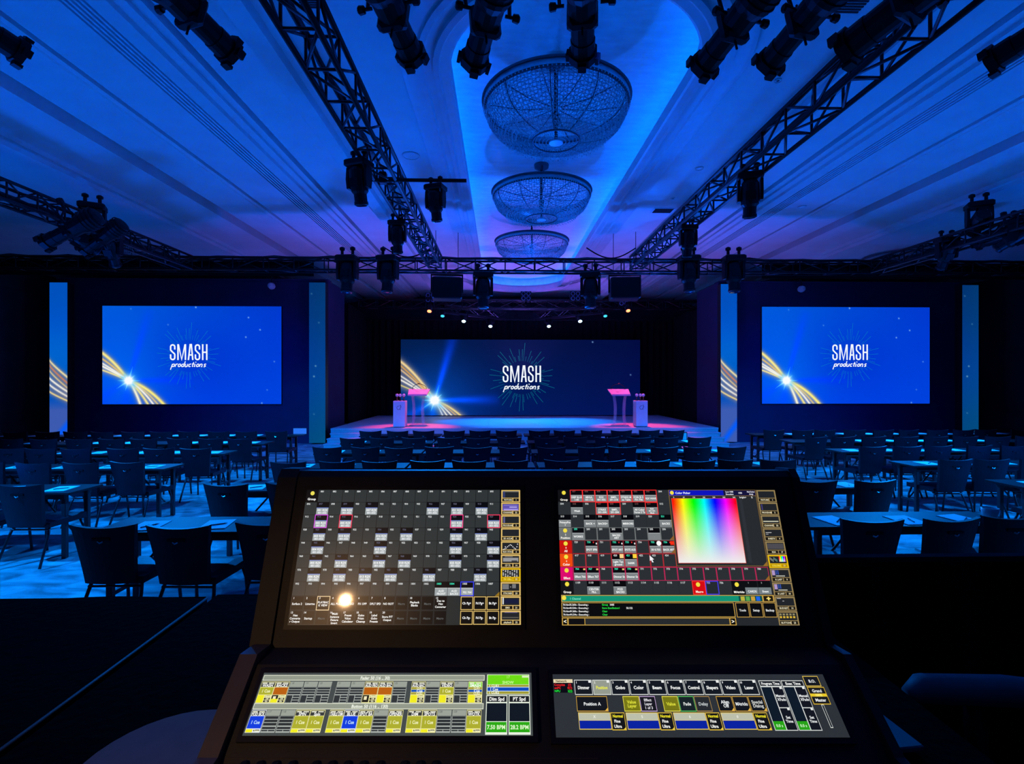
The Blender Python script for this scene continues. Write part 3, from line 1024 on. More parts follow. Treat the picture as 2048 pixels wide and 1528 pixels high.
def truss(lab, p0, axis, length, bay=.5, separate=True, cover=None):
    """box truss from p0 (centre line) along x or y"""
    t = thing('lighting_truss', lab, 'truss', p0)
    ax = Vector((1, 0, 0)) if axis == 'x' else Vector((0, 1, 0))
    sd = Vector((0, 1, 0)) if axis == 'x' else Vector((1, 0, 0))
    up = Vector((0, 0, 1))
    for i in (-1, 1):
        for j in (-1, 1):
            c = sd * S_ * i + up * S_ * j
            rod(c, c + ax * length, .027, 8).build('chord', M_TRUSS, t, smooth=True)
    nb = int(round(length / bay))
    bay = length / nb
    allm = MB()
    for k in range(nb + 1):
        for (face, c, d, nrm) in (('top', up * S_, sd, 0), ('bottom', up * -S_, sd, 1), ('left', sd * -S_, up, 2), ('right', sd * S_, up, 3)):
            base = ax * bay * k + c
            items = [('rung', base - d * S_, base + d * S_)]
            if k < nb:
                q = 1 if (k + nrm) % 2 else -1
                items.append(('diag%d' % q, base - d * S_ * q, base + ax * bay + d * S_ * q))
            for (nm, a, b) in items:
                if separate:
                    if nm == 'rung' and face in ('top',) and k % 2:
                        continue
                    loc = ax * bay * k
                    shared_rod((axis, round(bay, 4), face, nm), a - loc, b - loc, .015, 'brace', t, loc)
                else:
                    allm.tube([a, b], .013, 4, caps=False)
    if not separate:
        allm.build('bracing', M_TRUSS, t, kind='stuff')
    return t
TZ = CAMZ + 2.84
TY = 12.25
truss('long black box truss running to the stage left of the chandeliers', (-1.56, 2.4, TZ + .05), 'y', TY - 2.6, .5)
truss('long black box truss running to the stage right of the chandeliers', (3.30, 2.4, TZ + .05), 'y', TY - 2.6, .5)
truss('black box truss along the far left side of the ceiling', (-7.45, 5.6, TZ), 'y', TY - 5.8, .5)
truss('black box truss along the far right side of the ceiling', (9.25, 5.6, TZ), 'y', TY - 5.8, .5)
truss('wide black cross truss hanging over the seating in front of stage', (-12.9, TY, TZ), 'x', 27.5, .72)
truss('black cross truss over the stage behind the front truss', (-5.1, 18.3, CAMZ + 2.83), 'x', 12.4, .62, False)
truss('black cross truss above the audience, carrying the spotlights near the camera', (-4.6, 3.1, TZ + .02), 'x', 11.2, .7, False)
# angled pair over the upstage edge
def angled(x0, y0, x1, y1, z, lab):
    L = math.hypot(x1 - x0, y1 - y0)
    t = truss(lab, (x0, y0, z), 'x', L, .5, False)
    t.rotation_euler = (0, 0, math.atan2(y1 - y0, x1 - x0))
    MB().box(0, L, -.17, -.15, -.20, -.17).build('edge_strip', M_LEG, t)
    return t
angled(-2.2, 18.9, .15, 21.1, CAMZ + 2.78, 'short angled black truss over the stage, its left half of a vee')
angled(1.5, 21.1, 3.95, 18.9, CAMZ + 2.78, 'short angled black truss over the stage, its right half of a vee')

# black cable looms lying along the trusses
def cable(pts, r, lab, nm='cable_loom'):
    o = MB().tube(pts, r, 6).build(nm, M_BLACK, smooth=True)
    tag(o, lab, 'cable')
    return o
def loom(x0, y0, x1, y1, z, sag, seed, n=30):
    rnd = random.Random(seed)
    return [(x0 + (x1 - x0) * k / n + rnd.uniform(-.02, .02), y0 + (y1 - y0) * k / n, z - sag * abs(math.sin(k * 1.1 + seed)) + rnd.uniform(-.01, .01)) for k in range(n + 1)]
cable(loom(-12.6, TY, 14.2, TY, TZ + .21, .05, 1, 60), .035, 'thick black cable loom lying on top of the wide cross truss')
cable(loom(-7.45, 5.8, -7.45, TY - .3, TZ - .02, .05, 2), .06, 'black cable loom running inside the far left truss')
cable(loom(9.25, 5.8, 9.25, TY - .3, TZ - .02, .05, 3), .06, 'black cable loom running inside the far right truss')
cable(loom(-1.7, 3, -1.7, TY - .3, TZ + .23, .03, 4), .028, 'black cable loom on the truss left of the chandeliers')
cable(loom(3.22, 3, 3.22, TY - .3, TZ + .23, .03, 5), .028, 'black cable loom on the truss right of the chandeliers')
cable([(-1.62 + (.0 - 1.2) * k / 12, TY - .15, TZ + .3 - .25 * math.sin(math.pi * k / 12) + .12) for k in range(13)], .016, 'thin black cable drooping between left truss and cross truss', 'cable')
cable([(3.3 - (1.2) * k / 12, TY - .15, TZ + .3 - .25 * math.sin(math.pi * k / 12) + .12) for k in range(13)], .016, 'thin black cable drooping between right truss and cross truss', 'cable')
# black masking borders on the outer thirds of the cross truss
for x0, x1, s in ((-12.9, -4.6, 'left'), (6.6, 14.6, 'right')):
    t = thing('truss_border', 'short black masking cloth hung on the %s end of the cross truss' % s, 'drape', ((x0 + x1) / 2, TY + .2, TZ - .17))
    L = x1 - x0
    MB().grid(lambda a, b: ((a - .5) * L, .025 * math.sin(a * 90), -.06 + b * .36), 90, 1).build('cloth', M_DRAPE, t, smooth=True)

# ================================================================ FIXTURES
M_LENSW = em('lens_white', s2l((190, 245, 255)), 6.0)
M_LENSR = em('lens_red', (1.0, .12, .04), 7.0)
M_LENST = em('lens_teal', s2l((60, 200, 230)), 1.5)
M_LENSB = pm('lens_blue_glass', (.16, .2, .3), .12, spec=.9)

def moving_head(lab):
    """hung below loc: clamps, base, yoke, head pointing down (-Z), about .75 m tall and .40 m wide"""
    t = thing('moving_head_light', lab, 'stage light', (0, 0, 0))
    for s in (-1, 1):
        MB().lathe([(.028, .0), (.028, .10), (.05, .11), (.05, .15), (.02, .17)], 8, 'z', (s * .10, 0, 0)).build('clamp', M_BLACK, t)
    MB().bbox(-.19, .19, -.15, .15, -.11, 0, .02).build('base', M_BLACK, t)
    for s in (-1, 1):
        m = MB()
        m.prism_x([(-.07, -.11), (.07, -.11), (.085, -.30), (.06, -.44), (-.06, -.44), (-.085, -.30)], s * .165 - .022, s * .165 + .022)
        m.build('yoke_arm', M_BLACK, t)
    h = MB().lathe([(.10, .242), (.128, .20), (.138, .08), (.14, -.02), (.132, -.12), (.10, -.16), (.098, -.27), (.108, -.275), (.108, -.32), (.09, -.33)], 18).build('head', M_DARKGREY, t, loc=(0, 0, -.36), smooth=False)
    MB().lathe([(.088, -.331), (.075, -.340), (.0001, -.347)], 16, caps=False).build('lens', M_LENS, h)
    MB().box(-.075, .075, -.148, -.12, -.06, .07).build('cooling_vent', M_BLACK, h)
    return register(t)
proto = moving_head('x')
first = [True]
def hang(loc, lab, scale=1.0, rz=0.0, tilt=0.0, lens=None, parent=proto):
    if first[0]:
        first[0] = False
        r, out = proto, None
        r.location = loc; r.rotation_euler = (0, 0, rz); r.scale = (scale,) * 3; r['label'] = lab
        hd = [c for c in KID[proto.name] if c.name.startswith('head')][0]
        hd.rotation_euler = (tilt, 0, 0)
        return r
    r, out = dup(proto, loc, rz, lab, scale)
    for a, b in out:
        if a.name.startswith('head'):
            b.rotation_euler = (tilt, 0, 0)
            if lens:
                for c in [o for o in COL.objects if o.parent == b and o.name.startswith('lens')]:
                    c.data = lens_mesh(lens)
    return r
def side_arm(r, pt, start=(0, 0, -.02)):
    q = Matrix.LocRotScale(r.location, r.rotation_euler, r.scale).inverted() @ Vector(pt)
    MB().tube([start, q], .016 / max(r.scale), 6).build('side_arm', M_BLACK, r)
def vee_point(x, y):
    p0, p1 = (Vector((-2.2, 18.9)), Vector((.15, 21.1))) if x < XA else (Vector((1.5, 21.1)), Vector((3.95, 18.9)))
    u_ = (p1 - p0).normalized()
    n_ = Vector((-u_.y, u_.x))
    q = p0 + u_ * (Vector((x, y)) - p0).dot(u_) - n_ * .145
    return (q.x, q.y, CAMZ + 2.78 - .145)
LM = {}
def lens_mesh(mat):
    if mat.name not in LM:
        me = [c for c in COL.objects if c.name == 'lens'][0].data.copy()
        me.materials.clear(); me.materials.append(mat)
        LM[mat.name] = me
    return LM[mat.name]
R = math.radians
# profiles along the front of the cross truss
for (u, lab) in ((695, 'moving spotlight on the cross truss, left outermost of six'), (776, 'moving spotlight on the cross truss, second from its left'),
                 (966, 'moving spotlight on the cross truss, third from its left'), (1181, 'moving spotlight on the cross truss, third from its right'),
                 (1377, 'moving spotlight on the cross truss, second from its right'), (1467, 'moving spotlight on the cross truss, right outermost of six')):
    low = u in (966, 1181)
    p = PY(u, 545 if low else 512, TY - .32)
    r = hang((p.x, p.y, p.z), 'black ' + lab, 1.25 if low else 1.28, random.uniform(-.3, .3), R(-8))
    side_arm(r, (p.x, TY - .145, TZ - .145 if low else TZ + .145))
# washes along the long trusses
for (u, v0, z, lab, sc_) in ((718, 322, TZ - .12, 'small black moving light under the left truss, nearest of its row', .78), (795, 443, TZ - .12, 'small black moving light under the left truss, farther along', .78),
                        (1500, 348, TZ - .12, 'small black moving light under the right truss, nearest of its row', .82), (1376, 452, TZ - .12, 'small black moving light under the right truss, farther along', .78),
                        (871, 371, TZ - .17, 'small black moving light hung from the pipe beside left truss', .70)):
    p = PZ(u, v0, z)
    r = hang((p.x, p.y, p.z), lab, sc_, random.uniform(-.4, .4), R(12))
    if u != 871:
        side_arm(r, ((-1.56 - .145 if p.x < -1.56 else -1.56 + .145) if u < 1000 else (3.30 - .145 if p.x < 3.3 else 3.30 + .145), p.y, TZ + .05 - .145))
# the pipe arm that carries one of them
p = PZ(871, 371, TZ - .17)
t = thing('pipe_arm', 'black horizontal pipe clamped across the left truss', 'pipe', (p.x, p.y, TZ - .10))
MB().tube([(-.95, 0, 0), (.42, 0, 0)], .026, 8).build('pipe', M_BLACK, t)
MB().bbox(-.76, -.66, -.05, .05, -.05, .1, .01).build('clamp', M_BLACK, t)
# far side trusses
for (u, v, z, rz, tl, sc_, ln, lab) in ((222, 466, TZ - .1, .2, R(35), .95, M_LENSB, 'black moving light with blue lens under the far left truss'),
                                (185, 408, TZ + .1, .5, R(70), 1.05, None, 'black moving light clustered on the far left truss'),
                                (160, 440, TZ - .05, -.6, R(60), .95, None, 'black tilted moving light beside the cluster, far left truss'),
                                (1893, 476, TZ - .12, -.2, R(35), .95, M_LENSB, 'black moving light with blue lens under the far right truss'),
                                (1958, 405, TZ + .1, -.5, R(70), 1.05, None, 'black moving light clustered on the far right truss'),
                                (2030, 440, TZ - .05, .6, R(60), .9, None, 'black tilted moving light at the right edge, far right truss')):
    dd = (-7.45 if u < 1000 else 9.25) / ((u - 1000.0) / F)
    p = P(u, v, dd)
    r = hang((p.x, p.y, p.z), lab, sc_, rz, tl, ln)
    side_arm(r, ((-7.45 + .145 if u < 1000 else 9.25 - .145), p.y, TZ - .145 if p.z < TZ else TZ + .145))
for (u, v, lab) in ((543, 572, 'small pale spotlight in front of the left scenic wall'), (1603, 578, 'small pale spotlight in front of the right scenic wall')):
    p = PY(u, v, 15.95)
    t = thing('small_spotlight', lab, 'stage light', (p.x, p.y, p.z))
    MB().lathe([(.03, -.12), (.09, -.08), (.11, .02), (.08, .10)], 12, 'y').build('body', M_WHITE, t)
    zt = 5.29 - p.z
    MB().tube([(0, 0, .09), (0, 0, zt - .05), (0, .06, zt), (0, .40, zt)], .02, 6).build('hanger', M_BLACK, t)
    MB().box(-.12, .12, .30, .40, zt - .03, zt + .03).build('clamp', M_BLACK, t)

# stage truss lights: four white, two red, two teal
def lit(u, v, y, mat, lab, color, power, target, angle=40, sc_=.85):
    p = PY(u, v, y)
    r = hang((p.x, p.y, p.z + .58 * sc_), lab, sc_, 0, R(-38), mat)
    side_arm(r, (p.x, 18.3 - .145, CAMZ + 2.83 - .145) if y < 18.5 else vee_point(p.x, p.y))
    l = spot('stage_beam', (p.x, p.y - .22, p.z - .07), target, power, color, angle, .7, .05)
    return r
RED = (1.0, .06, .20); AQUA = (0.0, .19, 1.0)
lit(860, 622, 18.02, M_LENSR, 'red glowing moving light over the stage at the left', RED, 1500, (-2.9, 16.25, SZ), 46)
lit(1254, 621, 18.02, M_LENSR, 'red glowing moving light over the stage at the right', RED, 1500, (4.6, 16.25, SZ), 46)
lit(928, 642, 19.6, M_LENSW, 'white glowing moving light over the stage, outer left', AQUA, 1350, (-.6, 18.6, SZ), 60)
lit(981, 652, 20.7, M_LENSW, 'white glowing moving light over the stage, inner left', AQUA, 1350, (.4, 18.2, SZ), 60)
lit(1097, 652, 20.7, M_LENSW, 'white glowing moving light over the stage, inner right', AQUA, 1350, (1.6, 18.2, SZ), 60)
lit(1159, 642, 19.6, M_LENSW, 'white glowing moving light over the stage, outer right', AQUA, 1350, (2.6, 18.6, SZ), 60)
for (u, lab) in ((886, 'dim teal moving light beside the left red light'), (1209, 'dim teal moving light beside the right red light')):
    p = PY(u, 633, 18.6)
    r = hang((p.x, p.y, p.z + .5), lab, .8, 0, R(-35), M_LENST)
    side_arm(r, (p.x, 18.3 + .145, CAMZ + 2.83 - .145))
# violet key light for the two pedestals and lecterns, from the cross truss
spot('pod_key', (XA - 3.0, TY - .3, 4.4), (-3.4, 16.5, 1.2), 210, (.26, .10, 1.0), 24, .6, .08)
spot('pod_key', (XA + 3.0, TY - .3, 4.4), (4.9, 16.5, 1.2), 210, (.12, .08, 1.0), 24, .6, .08)

# blinders and speakers over the stage
def blinder(u, v, y, lab, s=1.0):
    p = PY(u, v, y)
    t = thing('blinder_light', lab, 'stage light', (p.x, p.y, p.z))
    MB().box(-.19 * s, .19 * s, 0, .12, -.17 * s, .17 * s).build('housing', M_BLACK, t)
    for i in (-1, 1):
        for j in (-1, 1):
            MB().lathe([(.075 * s, -.012), (.08 * s, -.004), (.06 * s, .0), (.0, .02)], 12, 'y', (i * .09 * s, -.003, j * .085 * s), caps=False).build('lamp', M_LENSB, t)
    MB().box(-.03, .03, .12, .24, -.3 * s, .05 * s).build('bracket', M_BLACK, t)
blinder(1052, 592, 17.95, 'four-lamp black blinder at the middle of the stage truss')
blinder(1151, 592, 17.95, 'four-lamp black blinder right of middle on the stage truss')
blinder(861, 595, 17.95, 'four-lamp black blinder at left on the stage truss')
blinder(1248, 602, 17.95, 'four-lamp black blinder at right on the stage truss')
def speaker(u, v, y, lab, rz):
    p = PY(u, v, y)
    t = thing('loudspeaker', lab, 'speaker', (p.x, p.y, p.z), rz)
    MB().bbox(-.40, .40, -.3, .3, -.30, .28, .03).build('cabinet', M_BLACK, t)
    MB().box(-.36, .36, -.312, -.302, -.26, .24).build('grille', M_DARKGREY, t)
    for s in (-1, 1):
        MB().box(s * .42 - .015, s * .42 + .015, -.06, .06, -.1, .36).build('bracket', M_BLACK, t)
    MB().box(-.435, .435, -.05, .05, .36, .40).build('hanging_bar', M_BLACK, t)
    for s in (-1, 1):
        MB().tube([(s * .3, 0, .40), (s * .3, 0, CZ - p.z)], .008, 5).build('hanging_wire', M_BLACK, t)
    return t
speaker(894, 578, 13.6, 'big black hung loudspeaker left of the middle, behind cross truss', .12)
speaker(1249, 578, 13.6, 'big black hung loudspeaker right of the middle, behind cross truss', -.12)

# ellipsoidal spotlights overhead
def ellipsoidal():
    t = thing('ellipsoidal_spotlight', 'x', 'stage light', (0, 0, 0))
    # axis +Y = beam; origin at the lens end
    b = MB().lathe([(.05, -.72), (.105, -.70), (.125, -.62), (.125, -.50), (.10, -.44), (.098, -.30)], 16, 'y').build('lamp_housing', M_BLACK, t)
    for k in range(4):
        MB().lathe([(.126, -.68 + k * .045), (.135, -.675 + k * .045), (.135, -.665 + k * .045), (.126, -.66 + k * .045)], 16, 'y', caps=False).build('cooling_fin', M_BLACK, b)
    MB().bbox(-.105, .105, -.34, -.26, -.105, .105, .02).build('shutter_gate', M_BLACK, t)
    for k in range(2):
        s = (-1, 1)[k]
        g = MB().box(-.006, .006, -.30, -.29, s * .10, s * .17).build('shutter_handle', M_BLACK, t)
    MB().lathe([(.082, -.26), (.082, -.12), (.088, -.12), (.088, -.02), (.095, -.02), (.095, .0), (.07, .0)], 16, 'y').build('lens_tube', M_BLACK, t)
    h = MB()
    h.prism_x([(-.02, -.115), (.035, -.10), (.035, .10), (-.02, .115)], -.115, .115)
    h2 = MB()
    pts8 = [(.11 * math.cos(math.pi / 8 + k * math.pi / 4), .11 * math.sin(math.pi / 8 + k * math.pi / 4)) for k in range(8)]
    h2.add([(x, -.02, z) for x, z in pts8] + [(x, .04, z) for x, z in pts8], [tuple(range(8))[::-1], tuple(range(8, 16))] + [(k, (k + 1) % 8, 8 + (k + 1) % 8, 8 + k) for k in range(8)])
    h2.build('gel_frame_holder', M_BLACK, t)
    for a in (0.4, 1.9, 3.2, 4.9):
        m = MB().box(-.03, .03, .0, .055, .10, .125).build('holder_tab', M_BLACK, t)
        m.rotation_euler = (0, a, 0)
    MB().lathe([(.085, .041), (.0, .05)], 14, 'y', caps=False).build('lens', M_LENS, t)
    # yoke with knobs
    m = MB()
    m.tube([(-.15, -.38, 0), (-.16, -.38, .16), (-.10, -.38, .26), (.10, -.38, .26), (.16, -.38, .16), (.15, -.38, 0)], .014, 6)
    m.build('yoke', M_BLACK, t)
    for s in (-1, 1):
        k = MB().lathe([(.012, 0), (.012, .05), (.026, .055), (.03, .09), (.02, .1)], 8, 'x', (0, -.38, 0)).build('knob', M_BLACK, t)
        k.scale = (s, 1, 1)
        k.location = (s * .12, 0, 0)
    MB().lathe([(.018, .26), (.018, .34), (.04, .345), (.04, .40), (.02, .41)], 8, 'z', (0, -.38, 0)).build('clamp', M_BLACK, t)
    return register(t)
EP = ellipsoidal()
specs = [((455, 100), 3.75, -.24, 'second from the left edge'), ((822, 108), 3.75, -.165, 'third from the left edge'), ((950, 118), 3.75, .20, 'left of the nearest chandelier'),
         ((1166, 106), 3.75, -.12, 'right in front of the nearest chandelier'), ((1410, 128), 3.75, .19, 'just right of the oval recess'), ((1542, 122), 3.75, .14, 'right of the oval recess, second one'),
         ((1700, 92), 3.6, .32, 'overlapping the right truss'), ((34, 100), 3.9, -.30, 'cut off by the left edge'), ((1990, 118), 3.8, .30, 'cut off by the right edge')]
for i, ((u, v), d, dx, lab) in enumerate(specs):
    L = P(u, v, d)
    rear = Vector((L.x + dx, L.y - .66, L.z + .17))
    axis = (L - rear).normalized()
    lab = 'black ellipsoidal spotlight overhead, ' + lab
    if i == 0:
        r = EP
        r['label'] = lab
    else:
        r, _ = dup(EP, (0, 0, 0), None, lab)
    q = axis.to_track_quat('Y', 'Z')
    r.rotation_euler = q.to_euler()
    r.location = L
    r.scale = (1.02, 1.0, 1.02) if i != 6 else (1.25, 1.2, 1.25)
# side ellipsoidals under the outer trusses
for (u, v, d, dirv, s, lab) in ((94, 484, 8.1, (-.85, .0, -.45), 1.3, 'black ellipsoidal spotlight aimed left under the far left truss'), (172, 500, 9.0, (-.8, .1, -.5), 1.2, 'black ellipsoidal spotlight below the cluster of the far left truss'),
                        (1960, 484, 9.8, (-.9, .15, -.12), 1.25, 'black ellipsoidal spotlight hung level under the far right truss')):
    r, _ = dup(EP, P(u, v, d), None, lab)
    r.rotation_euler = Vector(dirv).to_track_quat('Y', 'Z').to_euler()
    r.scale = (s,) * 3
    side_arm(r, ((-7.45 + .145 if u < 1000 else 9.25 - .145), r.location.y + .2, TZ - .145), (0, -.38, .26))
# loose handle poles beside two spotlights
# ================================================================ SEATING
def make_chair():
    t = thing('banquet_chair', 'x', 'chair', (0, 0, 0), 0, 'classroom chairs')
    # seat cushion: rounded slab, front towards +Y
    def seat_pt(a, b, top):
        x = (a - .5); y = (b - .5)
        wx = .24 * (1 - .10 * (1 - b)) 
        px = x * 2 * wx
        e = max(abs(x), abs(y)) * 2
        z = .475 - .012 * (e ** 6) + .01 * (b - .5) if top else .405
        return (px, -.19 + b * .44, z)
    m = MB()
    N = 6
    m.grid(lambda a, b: seat_pt(a, b, True), N, N)
    m.grid(lambda a, b: seat_pt(1 - a, b, False), N, N)
    def edge(fn):
        for k in range(N):
            p0, p1 = fn(k / N), fn((k + 1) / N)
            m.add([seat_pt(*p0, True), seat_pt(*p1, True), seat_pt(*p1, False), seat_pt(*p0, False)], [(3, 2, 1, 0)])
    edge(lambda s: (s, 0)); edge(lambda s: (1, s)); edge(lambda s: (1 - s, 1)); edge(lambda s: (0, 1 - s))
    m.build('seat', M_CHAIR, t)
    # backrest: dished panel, wider at the top, dipping in the middle of its top edge
    def bk(a, b, side):
        x = (a - .5) * 2
        hw = .185 + .055 * b ** 1.3
        z = .43 + b * (.445 + .022 * abs(x) ** 2.2)
        y = -.20 - .085 * b + .045 * (1 - x * x) * -1 * .6
        if side: y -= .045 - .012 * b
        rx = x * hw
        return (rx, y, z)
    m = MB()
    NX, NZ = 10, 7
    m.grid(lambda a, b: bk(1 - a, b, False), NX, NZ)
    m.grid(lambda a, b: bk(a, b, True), NX, NZ)
    def rim(fn, n):
        for k in range(n):
            p0, p1 = fn(k / n), fn((k + 1) / n)
            m.add([bk(*p0, False), bk(*p1, False), bk(*p1, True), bk(*p0, True)], [(0, 1, 2, 3)])
    rim(lambda s: (0, s), NZ); rim(lambda s: (1, 1 - s), NZ); rim(lambda s: (s, 1), NX); rim(lambda s: (1 - s, 0), NX)
    m.build('backrest', M_CHAIR, t)
    # grip slot near the top of the back with its metal pull
    y0 = bk(.5, .80, True)[1]
    g = MB()
    for (x0, x1, z0, z1) in ((-.065, .065, .775, .80),):
        g.prism_x([(y0 - .007, z0 + .005), (y0 - .007, z1), (y0 + .006, z1), (y0 + .006, z0 + .005)], x0, x1)
    go = g.build('grip', M_BLACK, t)
    MB().tube([(-.02, y0 - .008, .775), (0, y0 - .014, .765), (.02, y0 - .008, .775)], .006, 5).build('pull', M_CHROME, go)
    for s in (-1, 1):
        MB().tube([(s * .20, .20, .41), (s * .215, .235, .30), (s * .225, .26, .012)], .013, 6).build('leg', M_LEG, t, smooth=True)
        MB().tube([(s * .19, -.17, .42), (s * .205, -.20, .33), (s * .22, -.27, .16), (s * .23, -.33, .012)], .013, 6).build('leg', M_LEG, t, smooth=True)
    MB().tube([(-.205, -.19, .385), (.205, -.19, .385)], .010, 5).build('stretcher', M_LEG, t)
    return register(t)

def make_table(w=1.83, dp=.47):
    t = thing('classroom_table', 'x', 'table', (0, 0, 0), 0, 'classroom tables')
    MB().bbox(-w / 2, w / 2, -dp / 2, dp / 2, .722, .75, .004).build('top', M_TABLE, t)
    m = MB()
    m.box(-w / 2 + .10, w / 2 - .10, -dp / 2 + .05, -dp / 2 + .07, .665, .722)
    m.box(-w / 2 + .10, w / 2 - .10, dp / 2 - .07, dp / 2 - .05, .665, .722)
    m.build('apron', M_TLEG, t)
    for sx in (-1, 1):
        for sy in (-1, 1):
            MB().bbox(sx * (w / 2 - .12) - .024, sx * (w / 2 - .12) + .024, sy * .15 - .024, sy * .15 + .024, 0.0, .722, .005).build('leg', M_TLEG, t)
        MB().box(sx * (w / 2 - .12) - .015, sx * (w / 2 - .12) + .015, -.126, .126, .20, .235).build('leg_brace', M_TLEG, t)
        MB().tube([(sx * (w / 2 - .12), 0, .22), (sx * (w / 2 - .55), 0, .70)], .011, 5).build('folding_strut', M_TLEG, t)
    return register(t)

CH = make_chair()
TB = make_table()
PAD = MB().bbox(-.108, .108, -.14, .14, 0, .006, .001).build('notepad', M_PAPER)
PEN = MB().tube([(-.07, 0, .005), (.05, 0, .005), (.07, 0, .005)], [.005, .005, .0015], 6).build('pen', M_PEN)
used = {'chair': False, 'table': False, 'pad': False, 'pen': False}
def place(kind, proto, loc, rz, lab, group, cat=None):
    if not used[kind]:
        used[kind] = True
        o = proto
        o.location = loc
        o.rotation_euler = (0, 0, rz)
        o['label'] = lab
    elif kind in ('pad', 'pen'):
        o = proto.copy()
        COL.objects.link(o)
        o.location = loc
        o.rotation_euler = (0, 0, rz)
        o['label'] = lab
    else:
        o, _ = dup(proto, loc, rz, lab)
    o['group'] = group
    if cat:
        o['category'] = cat
    return o

ROWY = [4.36, 5.88, 7.37, 8.82, 10.24, 11.60]          # centre line of each row of tables
rnd = random.Random(11)
def visible(x, y, z=.9):
    d = x * ST + y * CT
    u = 1024 + F * (x * CT - y * ST) / d
    v = 764 - F * (z - CAMZ) / d
    if u < -110 or u > 2160: return False
    if v > 985 and 640 < u < 1515 : return False
    return True
blocks = {'centre': [-2.27, -.41, 1.47, 3.30], 'left': [-5.63, -7.49, -9.35, -11.2], 'right': [6.93, 8.79, 10.65, 12.5]}
shift = {('centre', 0, 3): .22, ('centre', 1, 3): .2, ('centre', 0, 0): -.15}
for r, y in enumerate(ROWY):
    for bname, xs in blocks.items():
        seat = 0
        for k, x in enumerate(xs):
            x = x + shift.get((bname, r, k), 0)
            if bname == 'left': x += .03 * (r - 2)
            if bname == 'right': x -= .05 * (r - 2)
            end = {'left': 'aisle', 'right': 'aisle', 'centre': 'left'}[bname]
            anyv = visible(x - .8, y, .75) or visible(x + .8, y, .75) or visible(x, y, .75)
            yy = y + rnd.uniform(-.02, .02)
            if anyv:
                place('table', TB, (x, yy, 0), rnd.uniform(-.01, .01), 'dark narrow classroom table, %s row, %s block, %s from its %s end' % (ORD[r], bname, FIRSTS[k], end), 'classroom tables, %s block' % bname)
            order = (-1, 0, 1) if bname != 'left' else (1, 0, -1)
            for j in order:
                seat += 1
                cx_ = x + j * .595 + rnd.uniform(-.03, .03)
                cy_ = yy - .20 + rnd.uniform(-.05, .04)
                if not visible(cx_, cy_, .88):
                    continue
                place('chair', CH, (cx_, cy_, 0), rnd.uniform(-.10, .10), 'dark padded chair, %s row, %s block, %s from its %s end' % (ORD[r], bname, FIRSTS[seat - 1], end), 'chairs of the %s block' % bname)
                if not anyv:
                    continue
                px_, py_ = cx_ + rnd.uniform(-.02, .05), yy - .04 + rnd.uniform(-.02, .02)
                if r >= 4 and rnd.random() < .12:
                    continue
                rz = (.12 if bname != 'right' else -.1) + rnd.uniform(-.12, .12)
                place('pad', PAD, (px_, py_, .7505), rz, 'white notepad, %s row, %s block, %s seat from its %s end' % (ORD[r], bname, FIRSTS[seat - 1], end), 'notepads of the %s block' % bname, 'notepad')
                if r <= 2:
                    place('pen', PEN, (px_ + .02, py_ - .02, .7568), .9 + rnd.uniform(-.4, .4), 'dark pen on notepad, %s row, %s block, %s seat from its %s end' % (ORD[r], bname, FIRSTS[seat - 1], end), 'pens on the notepads', 'pen')

# cup and saucer at the end of the nearest table on the right
pc = PZ(1980, 1043, .752)
t = thing('cup', 'pale cup standing on the right end of the nearest table', 'cup', (pc.x, pc.y, .757))
MB().lathe([(.030, 0), (.036, .004), (.058, .06), (.064, .115), (.061, .115), (.054, .06), (.03, .012), (.0, .01)], 20).build('bowl', M_CHINA, t, smooth=True)
MB().tube([(.058, 0, .095), (.088, 0, .09), (.092, 0, .055), (.055, 0, .035)], .007, 6).build('handle', M_CHINA, t, smooth=True)
s = MB().lathe([(.04, 0), (.085, .006), (.095, .012), (.088, .012), (.04, .005)], 24).build('saucer', M_CHINA, loc=(pc.x, pc.y, .7505), smooth=True)
tag(s, 'pale saucer under the cup on the nearest right table', 'saucer')
# laptop on the farthest left table next to the aisle
pl = PY(596, 871, 11.55)
t = thing('laptop', 'open laptop with bright blue screen on the farthest left table', 'laptop', (pl.x, pl.y, .7505))
MB().bbox(-.16, .16, -.11, .11, 0, .016, .003).build('keyboard_base', M_DARKGREY, t)
l = MB().bbox(-.16, .16, .11, .12, .012, .16, .002).build('lid', M_DARKGREY, t)
MB().box(-.15, .15, .1085, .1095, .022, .15).build('display', em('laptop_glow', s2l((40, 110, 235)), 1.0), l)
# small monitor at the foot of the stage on the right
pm_ = PY(1358, 877, 14.5)
t = thing('confidence_monitor', 'small bright blue floor monitor in front of the stage right corner', 'monitor', (pm_.x, pm_.y, 0))
MB().bbox(-.24, .24, -.02, .03, .18, .50, .006).build('cabinet', M_DARKGREY, t)
MB().box(-.215, .215, -.0225, -.0205, .20, .48).build('display', em('monitor_glow', s2l((10, 130, 235)), 1.0), t)
MB().box(-.12, .12, -.08, .1, 0, .02).build('foot', M_DARKGREY, t)
MB().box(-.03, .03, -.01, .02, .02, .18).build('stand', M_DARKGREY, t)
# ================================================================ CONTROL DESK
RZ = .60                                   # riser deck
TT = 1.36                                  # desk top
t = thing('riser', 'low black riser platform under the control desks', 'riser', (0, 0, 0))
for i in range(3):
    for j in range(2):
        MB().bbox(-3.6 + i * 2.4 + .004, -1.2 + i * 2.4 - .004, -2.2 + j * 1.85 + .003, -.35 + j * 1.85 - .003, RZ - .06, RZ, .005).build('deck_panel', M_CLOTH, t)
MB().box(-3.6, 3.6, 1.46, 1.47, 0, RZ - .062).build('skirt', M_DRAPE, t)
MB().box(-3.5, 3.5, -2.1, 1.4, 0, RZ - .062).build('frame', M_BLACK, t)

